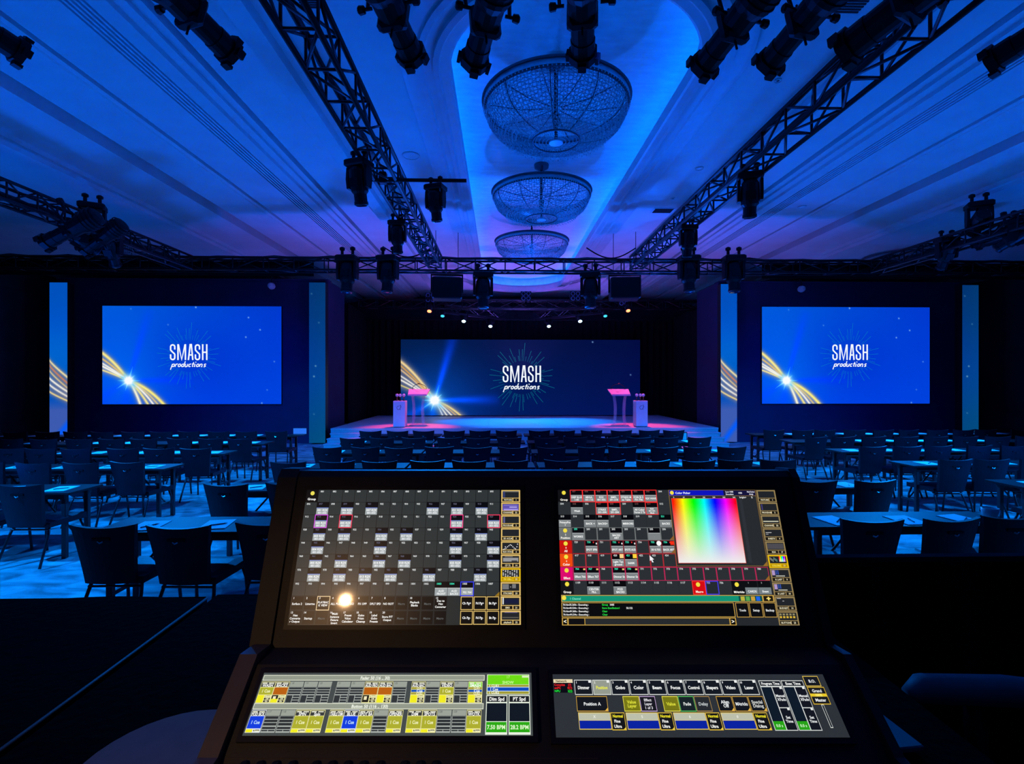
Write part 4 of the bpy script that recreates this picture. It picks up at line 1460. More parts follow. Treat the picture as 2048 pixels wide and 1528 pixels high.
M_GLEAM = pm('cloth_edge_gleam', (.055, .05, .045), .6, spec=.2)  # edge gleam put into a lighter cloth colour
def desk(x0, x1, y0, y1, lab, seed, top=TT):
    c, d = (x0 + x1) / 2, (y0 + y1) / 2
    t = thing('cloth_covered_desk', lab, 'table', (c, d, RZ))
    hx, hy, h = (x1 - x0) / 2, (y1 - y0) / 2, top - RZ
    rnd = random.Random(seed)
    ph = [rnd.uniform(0, 6.28) for _ in range(6)]
    m = MB()
    def topf(a, b):
        x, y = -hx + 2 * hx * a, -hy + 2 * hy * b
        e = .004 * math.sin(9 * x + ph[0]) * math.sin(7 * y + ph[1])
        return (x, y + .006 * math.sin(13 * x + ph[2]) * b, h - .004 + e * .4)
    m.grid(topf, 30, 20)
    n = 140
    per = []
    for k in range(n):
        s = k / n * 4
        q = int(s); f = s - q
        per.append([(-hx + 2 * hx * f, -hy), (hx, -hy + 2 * hy * f), (hx - 2 * hx * f, hy), (-hx, hy - 2 * hy * f)][q])
    vs = []
    for lv, (z, off) in enumerate(((h - .004, 0), (h - .015, .006), (h * .5, .012), (.004, .014))):
        for k, (x, y) in enumerate(per):
            L = math.hypot(x, y)
            wv = math.sin(k * 1.3 + ph[3]) * (0, .001, .008, .012)[lv]
            vs.append((x * (1 + (off * .5 + wv) / hx * .5), y * (1 + (off * .5 + wv) / hy * .5), z))
    fs = []
    for lv in range(3):
        for k in range(n):
            l = (k + 1) % n
            fs.append((lv * n + l, lv * n + k, (lv + 1) * n + k, (lv + 1) * n + l))
    m.add(vs, fs)
    m.build('cloth', M_CLOTH, t, smooth=True)
    for sx in ((1,) if x1 < 0 else ()):
        MB().tube([(sx * (hx + .002), -hy, h - .008), (sx * (hx + .002), 0, h - .007), (sx * (hx + .002), hy, h - .008)], .0035, 6).build('edge_gleam', M_GLEAM, t, smooth=True)  # added piping in place of the lamp's highlight along the seam
    MB().box(-hx + .03, hx - .03, -hy + .03, hy - .03, h - .04, h - .010).build('board', M_TLEG, t)
    for i in (-1, 1):
        for j in (-1, 1):
            MB().box(i * (hx - .12) - .02, i * (hx - .12) + .02, j * (hy - .12) - .02, j * (hy - .12) + .02, 0, h - .041).build('leg', M_TLEG, t)
    return t
desk(-.815, .80, .12, 1.46, 'black cloth covered desk under the lighting console', 1)
desk(-2.5, -.845, .12, 1.46, 'black cloth covered side desk left of the console desk', 2, TT - .004)
# draped rail right of the desk, raised as a dark stand-in for floor shade
t = thing('shade_rail', 'low black draped rail right of the desk, raised to stand in for floor shade', 'barrier', (2.1, 1.42, RZ))
def fn(a, b): return ((a - .5) * 2.5, .02 * math.sin(a * 60) , b * .845)
MB().grid(fn, 120, 1).build('cloth', M_DRAPE, t, smooth=True)
MB().tube([(-1.25, 0, .855), (1.25, 0, .855)], .018, 8).build('pipe', M_BLACK, t)
for s in (-1.2, 1.2):
    MB().tube([(s, .03, 0), (s, .03, .855)], .018, 8).build('post', M_BLACK, t)

# ---- the console, in a frame turned like the camera; local y = depth, local z = height over the desk top
DZ = CAMZ - TT                             # lens height over the desk
con = thing('lighting_console', 'black lighting console with four lit touch screens on the desk', 'console', (0, 0, TT), -TH)
def zc(z): return z + DZ
side = [(.94, -DZ + .002), (.90, -.24), (.835, -.146), (.800, -.142), (.790, -.150), (.704, -.374), (.662, -.374), (.580, -.4428), (.572, -.4445), (.44, -.456), (.42, -.470), (.42, -DZ + .002)]
body = MB()
body.prism_x([(y, zc(z)) for y, z in side], -.338, .44)
recalc(body.build('body', M_CONSOLE, con))
hood = MB()
hood.prism_x([(.94, zc(-.33)), (.90, zc(-.236)), (.836, zc(-.1425)), (.799, zc(-.1385)), (.786, zc(-.150)), (.700, zc(-.370)), (.72, zc(-.40))], -.368, -.3385)
recalc(hood.build('hood_end', M_CONSOLE, con))
hood = MB()
hood.prism_x([(.94, zc(-.33)), (.90, zc(-.236)), (.836, zc(-.1425)), (.799, zc(-.1385)), (.786, zc(-.150)), (.700, zc(-.370)), (.72, zc(-.40))], .4405, .452)
recalc(hood.build('hood_end', M_CONSOLE, con))
ck = [(.90, -DZ + .002), (.73, -.372), (.665, -.362), (.575, -.432), (.44, -.446), (.40, -.47), (.40, -DZ + .002)]
for x0, x1, mt in ((-.362, -.3385, M_CHEEK), (.4405, .452, M_CONSOLE)):  # lamplit left cheek coloured warmer and lighter, unlit right one darker
    c = MB()
    c.prism_x([(y, zc(z)) for y, z in ck], x0, x1)
    recalc(c.build('side_cheek', mt, con))

# ---- glyphs of the built-in font, made once
CHARS = sorted(set('ABCDEFGHIJKLMNOPQRSTUVWXYZabcdefghijklmnopqrstuvwxyz0123456789+-.,:;/()<>[]%!'))
GL = {}
def load_glyphs():
    obs = []
    for c in CHARS:
        cu = bpy.data.curves.new('glyph', 'FONT')
        cu.body = c; cu.size = 1.0; cu.resolution_u = 2; cu.offset = .026
        o = bpy.data.objects.new('glyph', cu); COL.objects.link(o)
        cu2 = bpy.data.curves.new('glyph', 'FONT')
        cu2.body = 'H' + c + 'H'; cu2.size = 1.0; cu2.resolution_u = 1
        o2 = bpy.data.objects.new('glyph', cu2); COL.objects.link(o2)
        obs.append((c, o, o2))
    dg = bpy.context.evaluated_depsgraph_get()
    dg.update()
    hh = None
    wid = {}
    for c, o, o2 in obs:
        me = o.evaluated_get(dg).to_mesh()
        vs = [(v.co.x, v.co.y) for v in me.vertices]
        fs = [tuple(p.vertices) for p in me.polygons]
        GL[c] = [vs, fs, 0]
        o.evaluated_get(dg).to_mesh_clear()
        m2 = o2.evaluated_get(dg).to_mesh()
        xs = [v.co.x for v in m2.vertices]
        wid[c] = max(xs) - min(xs)
        o2.evaluated_get(dg).to_mesh_clear()
    cu = bpy.data.curves.new('glyph', 'FONT'); cu.body = 'HH'; cu.size = 1
    o3 = bpy.data.objects.new('glyph', cu); COL.objects.link(o3)
    dg = bpy.context.evaluated_depsgraph_get(); dg.update()
    m3 = o3.evaluated_get(dg).to_mesh()
    xs = [v.co.x for v in m3.vertices]; hh = max(xs) - min(xs)
    for c in CHARS: GL[c][2] = max(.15, wid[c] - hh)
    for o in [x for t3 in obs for x in t3[1:]] + [o3]:
        cv = o.data
        bpy.data.objects.remove(o)
        bpy.data.curves.remove(cv)
    GL[' '] = [[], [], .30]
load_glyphs()

M_DISP = screen_mat('touch_screen', 0.36, 0.5)
class UI:
    """flat print of one touch screen: unit square, u right, v down; W, H metres"""
    def __init__(s, W, H):
        s.W, s.H = W, H
        s.v, s.f, s.c = [], [], []
        s.layer = 0
    def quad(s, pts, cols, lay):
        o = len(s.v)
        for (u, v) in pts:
            s.v.append((u * s.W, -v * s.H, lay * .00012))
        s.f.append(tuple(range(o + len(pts) - 1, o - 1, -1)))
        if not isinstance(cols, list): cols = [cols] * len(pts)
        s.c += [cols[len(pts) - 1 - i] for i in range(len(pts))]
    def rect(s, u0, v0, u1, v1, col, lay=1):
        s.quad([(u0, v0), (u1, v0), (u1, v1), (u0, v1)], tuple(s2l(col)), lay)
    def frame(s, u0, v0, u1, v1, col, w, lay=3):
        """outline of width w (metres)"""
        a, b = w / s.W, w / s.H
        s.rect(u0, v0, u1, v0 + b, col, lay); s.rect(u0, v1 - b, u1, v1, col, lay)
        s.rect(u0, v0 + b, u0 + a, v1 - b, col, lay); s.rect(u1 - a, v0 + b, u1, v1 - b, col, lay)
    def dot(s, u, v, r, col, lay=4):
        s.quad([(u + r / s.W * math.cos(2 * math.pi * k / 12), v + r / s.H * math.sin(2 * math.pi * k / 12)) for k in range(12)], tuple(s2l(col)), lay)
    def text(s, txt, u, v, h, col, lay=5, align='c', wmax=None, xs=1.0):
        """h cap height in metres; (u, v) middle of the text"""
        k = h / .72
        w = sum(GL.get(c, GL[' '])[2] for c in txt) * k * xs
        if wmax and w > wmax * s.W:
            xs *= wmax * s.W / w
            w = wmax * s.W
        x = u * s.W - (w / 2 if align == 'c' else 0)
        y = -v * s.H - h / 2
        lc = tuple(s2l(col))
        for c in txt:
            vs, fs, adv = GL.get(c, GL[' '])
            o = len(s.v)
            s.v += [(x + p * k * xs, y + q * k, lay * .00012) for p, q in vs]
            for f in fs:
                s.f.append(tuple(i + o for i in f))
                s.c += [lc] * len(f)
            x += adv * k * xs
    def build(s, name, parent):
        me = bpy.data.meshes.new(name)
        me.from_pydata(s.v, [], s.f)
        a = me.color_attributes.new('picture', 'FLOAT_COLOR', 'CORNER')
        a.data.foreach_set('color', np.array([list(c) + [1] for c in s.c], dtype=np.float32).ravel())
        me.materials.append(M_DISP)
        o = bpy.data.objects.new(name, me)
        COL.objects.link(o)
        o.parent = parent
        return o

def panel(TL, TR, BL, name, lab):
    """a touch screen set in the console: TL, TR, BL in console coordinates relative to the lens"""
    TL, TR, BL = [Vector((p[0], p[1], zc(p[2]))) for p in (TL, TR, BL)]
    ux = (TR - TL); W = ux.length; ux.normalize()
    dn = (BL - TL); H = dn.length
    uy = (-dn).normalized()
    nz = ux.cross(uy).normalized()
    e = Matrix((ux, uy, nz)).transposed().to_4x4()
    e.translation = TL + nz * .0015
    b = MB()
    g = .006
    b.box(-g, W + g, -H - g, g, -.006, -.0008)
    o = b.build(name, M_DARKGREY, con)
    o.matrix_local = e
    o['label'] = lab
    return o, W, H
GRID, CELL, TXT = (6, 7, 8), (48, 53, 54), (235, 238, 238)
TAN = (226, 190, 110)

# ------------------------------------------------ left upper screen
o, W, H = panel((-.3190, .780, -.1685), (.0126, .780, -.1685), (-.3190, .712, -.3460), 'monitor', 'lit grid of group buttons')
ui = UI(W, H)
ui.rect(0, 0, 1, 1, GRID, 0)
cw, rh = .907 / 16, 1 / 10.0
num = 881
LABS = {1: {1: '001', 3: '006', 5: '007', 10: '020', 12: '021', 14: '027'}, 2: {1: '002', 3: '005', 12: '022', 15: '028'}, 3: {1: '003', 3: '010', 6: '016', 8: '017', 12: '023', 14: '029'},
        4: {1: '004', 6: '015', 12: '024', 15: '030'}, 5: {1: '005', 3: '012', 6: '014', 8: '018', 12: '025', 15: '031'}, 6: {1: '006', 3: '011', 5: '013', 7: '019', 10: '026', 14: '032'}}
BORD = {(2, 1): (215, 70, 225), (2, 3): (245, 40, 80), (2, 12): (245, 50, 130), (2, 15): (250, 60, 100)}
for r in range(8):
    for c in range(16):
        u0, v0, u1, v1 = c * cw, r * rh, (c + 1) * cw, (r + 1) * rh
        pu, pv = .0016, .0022
        if r == 0 and c == 0:
            ui.rect(u0, v0, u1 - pu, v1 - pv, (12, 12, 13), 1)
            ui.dot(u0 + cw * .5, v0 + rh * .28, .0032, (240, 225, 90))
            ui.text('Group', u0 + cw * .5, v0 + rh * .74, .0034, (255, 255, 255), wmax=cw * .75)
            continue
        lab = LABS.get(r, {}).get(c)
        spec = r == 7 and c in (11, 12, 13)
        if lab or spec:
            ui.rect(u0, v0, u1 - pu, v1 - pv, (8, 9, 14), 1)
            ui.rect(u0, v0 + rh * .46, u1 - pu, v1 - pv, (158, 166, 168), 2)
            ui.rect(u0, v0 + rh * .42, u1 - pu, v0 + rh * .47, (120, 140, 215) if lab else (200, 204, 205), 3)
            if lab:
                ui.text(lab + ' R2X', u0 + cw * .5, v0 + rh * .62, .0031, (252, 254, 255), wmax=cw * .84)
                ui.text('001-032', u0 + cw * .5, v0 + rh * .83, .0029, (245, 248, 252), wmax=cw * .78)
            else:
                ls = {11: ('AUD', 'FRONT'), 12: ('AUD', 'BACKS'), 13: ('702 704',)}[c]
                for i, s_ in enumerate(ls):
                    ui.text(s_, u0 + cw * .5, v0 + rh * (.64 + .2 * i + (.1 if len(ls) == 1 else 0)), .0028, (245, 248, 248), wmax=cw * .75)
        else:
            ui.rect(u0, v0, u1 - pu, v1 - pv, CELL, 1)
        ncol = (90, 90, 110) if lab else ((60, 235, 190) if spec and c < 13 else (215, 218, 218))
        ui.text(str(num), u0 + cw * .30, v0 + rh * .13, .0026, ncol, wmax=cw * .42)
        num += 1
        if (r, c) in BORD:
            ui.frame(u0 - .002, v0 - .003, u1 + .001, v1 + .001, BORD[(r, c)], .0011, 6)
        if r == 7 and c == 13:
            ui.frame(u0 - .002, v0 - .003, u1 + .001, v1 + .001, (50, 60, 235), .0013, 6)
ui.quad([(.907 - .02, .8), (.907, .77), (.907, .8)], tuple(s2l((150, 115, 30))), 4)
MAC = [['Surface 2', 'Listerme', 'PLAYBAC|K VIEW', 'ALL FULL', 'ALL GO', 'FX OFF', 'DFLT SPD', 'NO ROT', 'Macro', 'Playback|Blanks', 'Macro', 'Dec to|Hex|Converter'],
       ['Hex|Converte|r Output', 'Startup', 'Macro', 'Multi|Instance|Fixture|Invert', 'Preset|Value|Calculator', 'Gobo|Prism|Cleanup', 'Label|Gobo|Presets', 'Store P/T|Output', 'Macro', 'Macro', 'Macro', 'Macro']]
for rr in range(2):
    for c, txt in enumerate(MAC[rr]):
        u0, v0 = c * cw, (8 + rr) * rh
        ui.rect(u0, v0, u0 + cw, v0 + rh, (34, 37, 38), 1)
        ui.rect(u0 + .003, v0 + .005, u0 + cw - .003, v0 + rh - .006, (10, 11, 12), 2)
        dim = txt == 'Macro'
        lines = txt.split('|')
        for i, s_ in enumerate(lines):
            ui.text(s_, u0 + cw * .5, v0 + rh * (.54 + (i - (len(lines) - 1) / 2) * .21), .0028, (92, 96, 96) if dim else (250, 250, 248), wmax=cw * .84)
        if not dim:
            ui.text(str(c + 1 + 12 * rr), u0 + cw * .2, v0 + rh * .14, .0026, (240, 240, 240))
        if rr == 0 and c == 2:
            ui.frame(u0, v0, u0 + cw, v0 + rh, (232, 205, 160), .0010, 6)
    for c in range(3):
        u0, v0 = (13 + c) * cw, (8 + rr) * rh
        ui.rect(u0, v0, u0 + cw, v0 + rh, (12, 12, 11), 2)
        ui.frame(u0 + .002, v0 + .003, u0 + cw - .001, v0 + rh - .003, TAN, .0010, 6)
        ui.text(('Ch Pg', 'Fd Pg', 'Bt Pg')[c] + ('+', '-')[rr], u0 + cw * .5, v0 + rh * .5, .0030, (255, 255, 255), wmax=cw * .76)
ui.rect(12 * cw, .8, 13 * cw, 1, (40, 45, 45), 1)
def sidebar(ui, names, hl, col, uL=.912):
    n = len(names)
    for i, (nm, k) in enumerate(names):
        v0, v1 = i / n, (i + 1) / n
        ui.rect(uL, v0 + .002, 1, v1 - .002, col if i != hl else (235, 190, 20), 1)
        ui.rect(uL + .006, v0 + .012, .994, v1 - .036, (34, 37, 40), 2)
        ui.rect(uL + .005, v1 - .031, .994 - .03, v1 - .008, (30, 26, 18) if i != hl else (190, 150, 0), 2)
        ui.rect(.994 - .026, v1 - .031, .994, v1 - .008, (30, 26, 18) if i != hl else (190, 150, 0), 2)
        ui.text(nm, uL + .031, v1 - .0195, .0023, (235, 225, 190) if i != hl else (255, 235, 90), wmax=.046)
        ui.text(k, .981, v1 - .0195, .0023, (235, 225, 190), wmax=.02)
sidebar(ui, [('FIXTURE', '1'), ('CHANNEL', '22'), ('PROGRAM', '2'), ('3D ACLM', '5'), ('R2X STAG', '6'), ('CP 72', '14'), ('FX CELL', '15'), ('STROBES', '25'), ('EMX', '21'), ('playback', '22')], 6, TAN)
# little pictures on the view buttons
ui.rect(.92, .013, .93, .062, (50, 60, 110), 3); ui.rect(.918, .010, .994, .018, (120, 118, 110), 3)
ui.rect(.919, .115, .993, .165, (98, 84, 178), 3); ui.rect(.924, .121, .985, .125, (150, 140, 220), 4); ui.rect(.95, .135, .985, .142, (200, 190, 250), 4); ui.rect(.924, .152, .99, .164, (165, 150, 235), 4)
ui.rect(.922, .215, .93, .262, (95, 95, 140), 3)
for i, (a, b) in enumerate(((.928, .455), (.934, .45), (.94, .44), (.946, .432), (.952, .425), (.958, .43), (.964, .44), (.97, .45), (.976, .455), (.982, .44), (.985, .42), (.93, .44), (.922, .46))):
    ui.rect(a, b, a + .004, b + .007, (230, 230, 235), 3)
ui.rect(.922, .525, .99, .553, (150, 152, 155), 3); ui.rect(.96, .545, .985, .556, (60, 60, 62), 4); ui.rect(.93, .515, .965, .52, (120, 120, 125), 3)
for i in range(7):
    for j in range(6):
        if (i * 3 + j * 5) % 4 != 1:
            ui.rect(.921 + i * .010, .615 + j * .0085, .926 + i * .010, .621 + j * .0085, (205, 205, 205), 3)
ui.rect(.92, .716, .948, .753, (120, 122, 124), 3); ui.rect(.963, .716, .979, .745, (120, 122, 124), 3); ui.rect(.954, .733, .958, .739, (170, 170, 170), 3)
ui.rect(.921, .812, .926, .858, (230, 235, 240), 3); ui.rect(.93, .822, .99, .852, (22, 28, 60), 3)
ui.rect(.93, .912, .985, .917, (90, 85, 140), 3); ui.rect(.921, .945, .99, .952, (95, 92, 84), 3)
ui.build('display', o)

# ------------------------------------------------ right upper screen
o, W, H = panel((.0712, .780, -.1685), (.4090, .780, -.1685), (.0712, .712, -.3468), 'monitor', 'lit screen with the colour picker')
ui = UI(W, H)
ui.rect(0, 0, 1, 1, (38, 41, 44), 0)
rh = .0985
starts = {0: 496, 1: 504, 2: 513, 3: 198, 4: 728, 5: 416, 6: 765, 7: 1108}
head = {0: ('Group', (16, 16, 17)), 3: ('Position', (112, 116, 116)), 4: ('All', (200, 20, 12)), 5: ('Color', (240, 75, 12)), 6: ('Effect', (222, 10, 110)), 7: ('Group', (18, 18, 19))}
RED_, PINK = (250, 45, 45), (240, 40, 120)
cells = {(0, 1): 'DEEP BLUE|1-85', (0, 2): 'MEGA|101-112', (0, 3): 'R2X|001-032', (0, 4): 'BMFL|201-218', (0, 5): 'STRIKE M|xx Table', (0, 6): 'FORCE S|701-706', (0, 7): 'R2X WAVE',
         (1, 1): 'Wash', (1, 3): 'STRIKE|501-504', (1, 4): 'BMFL|201-204', (1, 6): 'All Color|Force S Ta', (1, 7): 'R2X|001-031|Mask',
         (2, 0): 'PrimaryPos|1', (2, 2): 'BACK <', (2, 3): 'BACKS>', (2, 5): 'MIRRORS', (2, 8): 'BACKS', (3, 1): 'WORKS', (3, 4): 'BACKS|ART', (3, 7): '-',
         (4, 2): 'SPOT SPRI', (4, 4): 'SPOT ART', (4, 5): 'SPOTS AUD', (4, 7): '50 0.735', (4, 8): 'BACK ART', (5, 4): 'Light Tan|ground', (5, 5): '5600K',
         (6, 1): 'Effect 766', (6, 2): 'Effect 767', (6, 4): 'Dimmer Sn', (6, 5): 'Dimmer Sn', (7, 2): 'CENTER|FILL', (7, 4): 'POD|BACKS'}
bcol = {3: (120, 124, 124), 4: (130, 30, 40), 5: (190, 40, 50), 6: (200, 35, 90)}
for r in range(8):
    ncol = 16 if r == 6 else (10 if r == 7 else 9)
    for c in range(ncol):
        u0, v0, u1, v1 = c * cw, r * rh, (c + 1) * cw, (r + 1) * rh
        if c == 0 and r in head:
            nm, hc = head[r]
            ui.rect(u0, v0, u1 - .002, v1 - .003, hc, 1)
            ui.dot(u0 + cw * .48, v0 + rh * .24, .0031, (245, 225, 70))
            if nm in ('All', 'Color', 'Position'):
                ui.text({'All': '0', 'Color': '4', 'Position': '2'}[nm], u0 + cw * .5, v0 + rh * .56, .0024, (255, 250, 235))
            ui.text(nm, u0 + cw * .48, v0 + rh * .80, .0031, (255, 250, 240), wmax=cw * .78)
            continue
        txt = cells.get((r, c))
        if txt:
            ui.rect(u0, v0, u1 - .002, v1 - .003, (8, 8, 9), 1)
            ui.rect(u0, v0 + rh * .44, u1 - .002, v1 - .003, (128, 133, 135), 2)
            ui.rect(u0, v0 + rh * .42, u1 - .002, v0 + rh * .46, (178, 182, 184), 3)
            ls = txt.split('|')
            for i, s_ in enumerate(ls):
                ui.text(s_, u0 + cw * .5, v0 + rh * (.70 + (i - (len(ls) - 1) / 2) * (.2 if len(ls) < 3 else .16)), .0028 if len(ls) < 3 else .0022, (150, 152, 152) if txt == '-' else (250, 252, 250), wmax=cw * .86)
        else:
            ui.rect(u0, v0, u1 - .002, v1 - .003, (44, 48, 51), 1)
        g = (r, c) in ((3, 1), (4, 2), (4, 4), (4, 5), (4, 7), (4, 8), (5, 5), (6, 1), (6, 2), (6, 4), (6, 5), (2, 8))
        ui.text(str(starts[r] + c), u0 + cw * .30, v0 + rh * .13, .0026, (60, 235, 190) if g else ((110, 70, 70) if r < 2 and txt else (212, 215, 215)), wmax=cw * .4)
        if r in bcol:
            ui.frame(u0, v0, u1 - .0005, v1 - .001, bcol[r], .0007, 4)
        if (r == 0 and 1 <= c <= 7) or (r, c) in ((1, 3), (1, 4), (1, 7)):
            ui.frame(u0 - .001, v0, u1, v1, RED_, .0010, 6)
        if r == 4 and txt:
            ui.rect(u0 + cw * .62, v0 + rh * .10, u0 + cw * .70, v0 + rh * .2, (240, 50, 50), 4)
            ui.rect(u0 + cw * .84, v0 + rh * .18, u0 + cw * .94, v0 + rh * .3, (235, 235, 235), 4)
            ui.rect(u0 + cw * .08, v0 + rh * .9, u0 + cw * .65, v0 + rh * .93, (220, 90, 80), 4)
        if (r, c) == (4, 7): ui.dot(u0 + cw * .78, v0 + rh * .22, .0036, (255, 255, 255), 6)
        if (r, c) == (4, 8): ui.rect(u0 + cw * .68, v0 + rh * .06, u0 + cw * .98, v0 + rh * .34, (245, 45, 20), 6)
        if (r, c) == (5, 4): ui.rect(u0 + cw * .64, v0 + rh * .03, u0 + cw * .94, v0 + rh * .34, (255, 215, 140), 6)
        if (r, c) == (5, 5): ui.rect(u0 + cw * .66, v0 + rh * .03, u0 + cw * .96, v0 + rh * .34, (255, 215, 60), 6)
        if r == 6 and txt: ui.rect(u0 + cw * .76, v0 + rh * .1, u0 + cw * .92, v0 + rh * .22, (235, 200, 120), 6)
# mouse pointer
ui.quad([(.395, .505), (.413, .535), (.405, .537), (.410, .556), (.404, .557), (.400, .541), (.394, .545)], tuple(s2l((245, 245, 250))), 7)
# colour picker
u0, u1 = .512, .907
ui.rect(u0 - .004, 0, u1 + .004, .585, (118, 92, 52), 3)
ui.rect(u0, .004, u1, .045, (14, 20, 190), 4)
ui.rect(u0 + (u1 - u0) * .63, .004, u1, .045, (22, 20, 60), 5)
ui.dot(u0 + .012, .024, .0030, (245, 225, 70), 6)
ui.text('Color Picker', u0 + .062, .025, .0032, (235, 240, 255), 6, wmax=.075)
for i, (s_, s2_) in enumerate((('Low HSB', 'Encoders'), ('HSB', ''), ('NoColor', 'Only'))):
    uu = u0 + (u1 - u0) * (.70 + .125 * i)
    ui.text(s_, uu, .016 if s2_ else .025, .0023, (235, 235, 245), 6, wmax=.045)
    if s2_: ui.text(s2_, uu, .035, .0023, (235, 235, 245), 6, wmax=.045)
ui.rect(u0, .050, u1, .580, (40, 43, 46), 4)
ui.rect(u0 + .316, .075, u0 + .33, .56, (46, 50, 55), 5)
for i, s_ in enumerate(('0', '60', '120', '180', '240', '300', '360')):
    ui.text(s_, u0 + .018 + .046 * i, .060, .0020, (225, 225, 225), 6)
ui.text('bright+', u0 + .335, .060, .0026, (225, 225, 225), 6); ui.text('%', u0 + .376, .060, .0026, (225, 225, 225), 6)
import colorsys
nx, ny = 36, 14
pu0, pu1, pv0, pv1 = u0 + .008, u0 + .302, .070, .560
ui.rect(pu0 - .002, pv0 - .003, pu1 + .002, pv1 + .004, (205, 70, 60), 5)
def hsv(i, j):
    t_ = j / ny
    r_, g_, b_ = colorsys.hsv_to_rgb((i / nx) % 1.0, 1 - max(0, (t_ - .10) / .90) ** .8, 1 - .06 * t_)
    return tuple(s2l((255 * r_, 255 * g_, 255 * b_)))
for i in range(nx):
    for j in range(ny):
        a0, a1 = pu0 + (pu1 - pu0) * i / nx, pu0 + (pu1 - pu0) * (i + 1) / nx
        b0, b1 = pv0 + (pv1 - pv0) * j / ny, pv0 + (pv1 - pv0) * (j + 1) / ny
        ui.quad([(a0, b0), (a1, b0), (a1, b1), (a0, b1)], [hsv(i, j), hsv(i + 1, j), hsv(i + 1, j + 1), hsv(i, j + 1)], 6)
ui.quad([(.907 - .022, .585), (.907, .55), (.907, .585)], tuple(s2l((150, 108, 40))), 6)
ui.quad([(.907 - .022, .686), (.907, .65), (.907, .686)], tuple(s2l((150, 100, 40))), 6)
for rr in (4, 5):
    ui.quad([(.512 - .022, (rr) * rh - .003), (.512, rr * rh - .04), (.512, rr * rh - .003)], tuple(s2l((140, 95, 45))), 6)
# macro row end
v0, v1 = 7 * rh, 8 * rh
ui.rect(10 * cw, v0, 11 * cw, v1, (215, 10, 16), 4); ui.frame(10 * cw, v0, 11 * cw, v1, (250, 60, 50), .0009, 6); ui.dot(10.45 * cw, v0 + rh * .27, .0031, (245, 225, 70), 6); ui.text('Macro', 10.5 * cw, v0 + rh * .78, .0031, (255, 235, 220), 6, wmax=cw * .7)
ui.rect(11 * cw, v0, 12 * cw, v1, (38, 42, 48), 4); ui.frame(11 * cw, v0, 12 * cw, v1, (70, 60, 225), .0013, 6); ui.text('755', 11.25 * cw, v0 + rh * .14, .0026, (150, 150, 235), 6)
ui.rect(12 * cw, v0, 13 * cw, v1, (44, 48, 51), 4); ui.text('756', 12.25 * cw, v0 + rh * .14, .0026, (212, 215, 215), 6)
ui.rect(13 * cw, v0, 14 * cw, v1, (14, 15, 16), 4); ui.dot(13.4 * cw, v0 + rh * .27, .0031, (245, 225, 70), 6); ui.text('MAtricks', 13.5 * cw, v0 + rh * .80, .0030, (255, 255, 250), 6, wmax=cw * .85)
for c, s_ in ((14, 'CARDS'), (15, 'Event')):
    ui.rect(c * cw, v0, (c + 1) * cw - .002, v1, (14, 15, 16), 4); ui.rect(c * cw, v0 + rh * .48, (c + 1) * cw - .002, v1 - .003, (118, 128, 132), 5)
    ui.text(s_, (c + .5) * cw, v0 + rh * .76, .0029, (245, 248, 248), 6, wmax=cw * .75); ui.text(str(c - 13), (c + .3) * cw, v0 + rh * .14, .0020, (180, 180, 180), 6)
# command line
ui.rect(0, .790, .912, .838, (200, 160, 70), 3)
ui.rect(.004, .795, .76, .834, (18, 148, 116), 4); ui.dot(.012, .81, .0031, (245, 225, 70), 6); ui.text('1 Channel', .036, .815, .0028, (120, 225, 195), 6, align='l', wmax=.06)
ui.rect(.76, .795, .86, .834, (12, 80, 70), 4)
for i, c_ in enumerate(((190, 180, 60), (90, 170, 80), (205, 160, 60), (30, 100, 235))):
    ui.rect(.768 + .022 * i, .800, .785 + .022 * i, .830, c_, 5)
ui.rect(.866, .796, .906, .833, (30, 24, 12), 4); ui.rect(.878, .811, .896, .818, (250, 225, 120), 5); ui.rect(.884, .803, .890, .827, (250, 225, 120), 5)
ui.rect(0, .842, .735, .942, (200, 160, 70), 3); ui.rect(.003, .846, .732, .938, (9, 10, 10), 4)
for i, (a, b, c_) in enumerate((('7h16m35.260s : Executing :', 'Group', '1005'), ('7h16m40.534s : Executing :', 'Store ExecButton1', '50.122'), ('7h16m49.260s : Executing :', 'Clear', ''), ('7h16m49.534s : Executing :', 'Clear', ''))):
    vv = .857 + .0225 * i
    ui.text(a, .006, vv, .0024, (240, 240, 238), 6, align='l', wmax=.155); ui.text(b, .172, vv, .0024, (40, 225, 70), 6, align='l', wmax=.1)
    if c_: ui.text(c_, .205 if len(c_) == 4 else .275, vv, .0024, (240, 240, 238), 6, align='l')
ui.rect(0, .946, .735, .998, (200, 160, 70), 3); ui.rect(.004, .951, .022, .993, (12, 11, 8), 4); ui.rect(.028, .951, .095, .993, (14, 14, 15), 4); ui.rect(.098, .951, .706, .993, (40, 43, 44), 4); ui.rect(.711, .951, .731, .993, (12, 11, 8), 4)
ui.text('<', .013, .971, .0052, (255, 250, 230), 6); ui.text('>', .721, .971, .0052, (255, 250, 230), 6)
for i, s_ in enumerate(('Tools', 'Setup', 'Backup')):
    a = .741 + .058 * i
    ui.rect(a, .842, a + .055, .944, (12, 13, 13), 3); ui.frame(a, .842, a + .055, .944, (190, 150, 70), .0009, 6); ui.text(s_, a + .0275, .895, .0030, (225, 228, 228), 6, wmax=.04)
sidebar(ui, [('FIXTURE', '1'), ('PROGRAM', '2'), ('CHANNEL', '22'), ('SHEETS', '4'), ('R2X', '17'), ('COLORS', '11'), ('R LAST', '9'), ('R LAST', '10'), ('BUDGET', '14'), ('BUTTONS', '23')], 5, (150, 128, 82), .914)
ui.rect(.925, .115, .93, .16, (70, 62, 130), 3)
ui.rect(.922, .245, .99, .253, (205, 205, 180), 3)
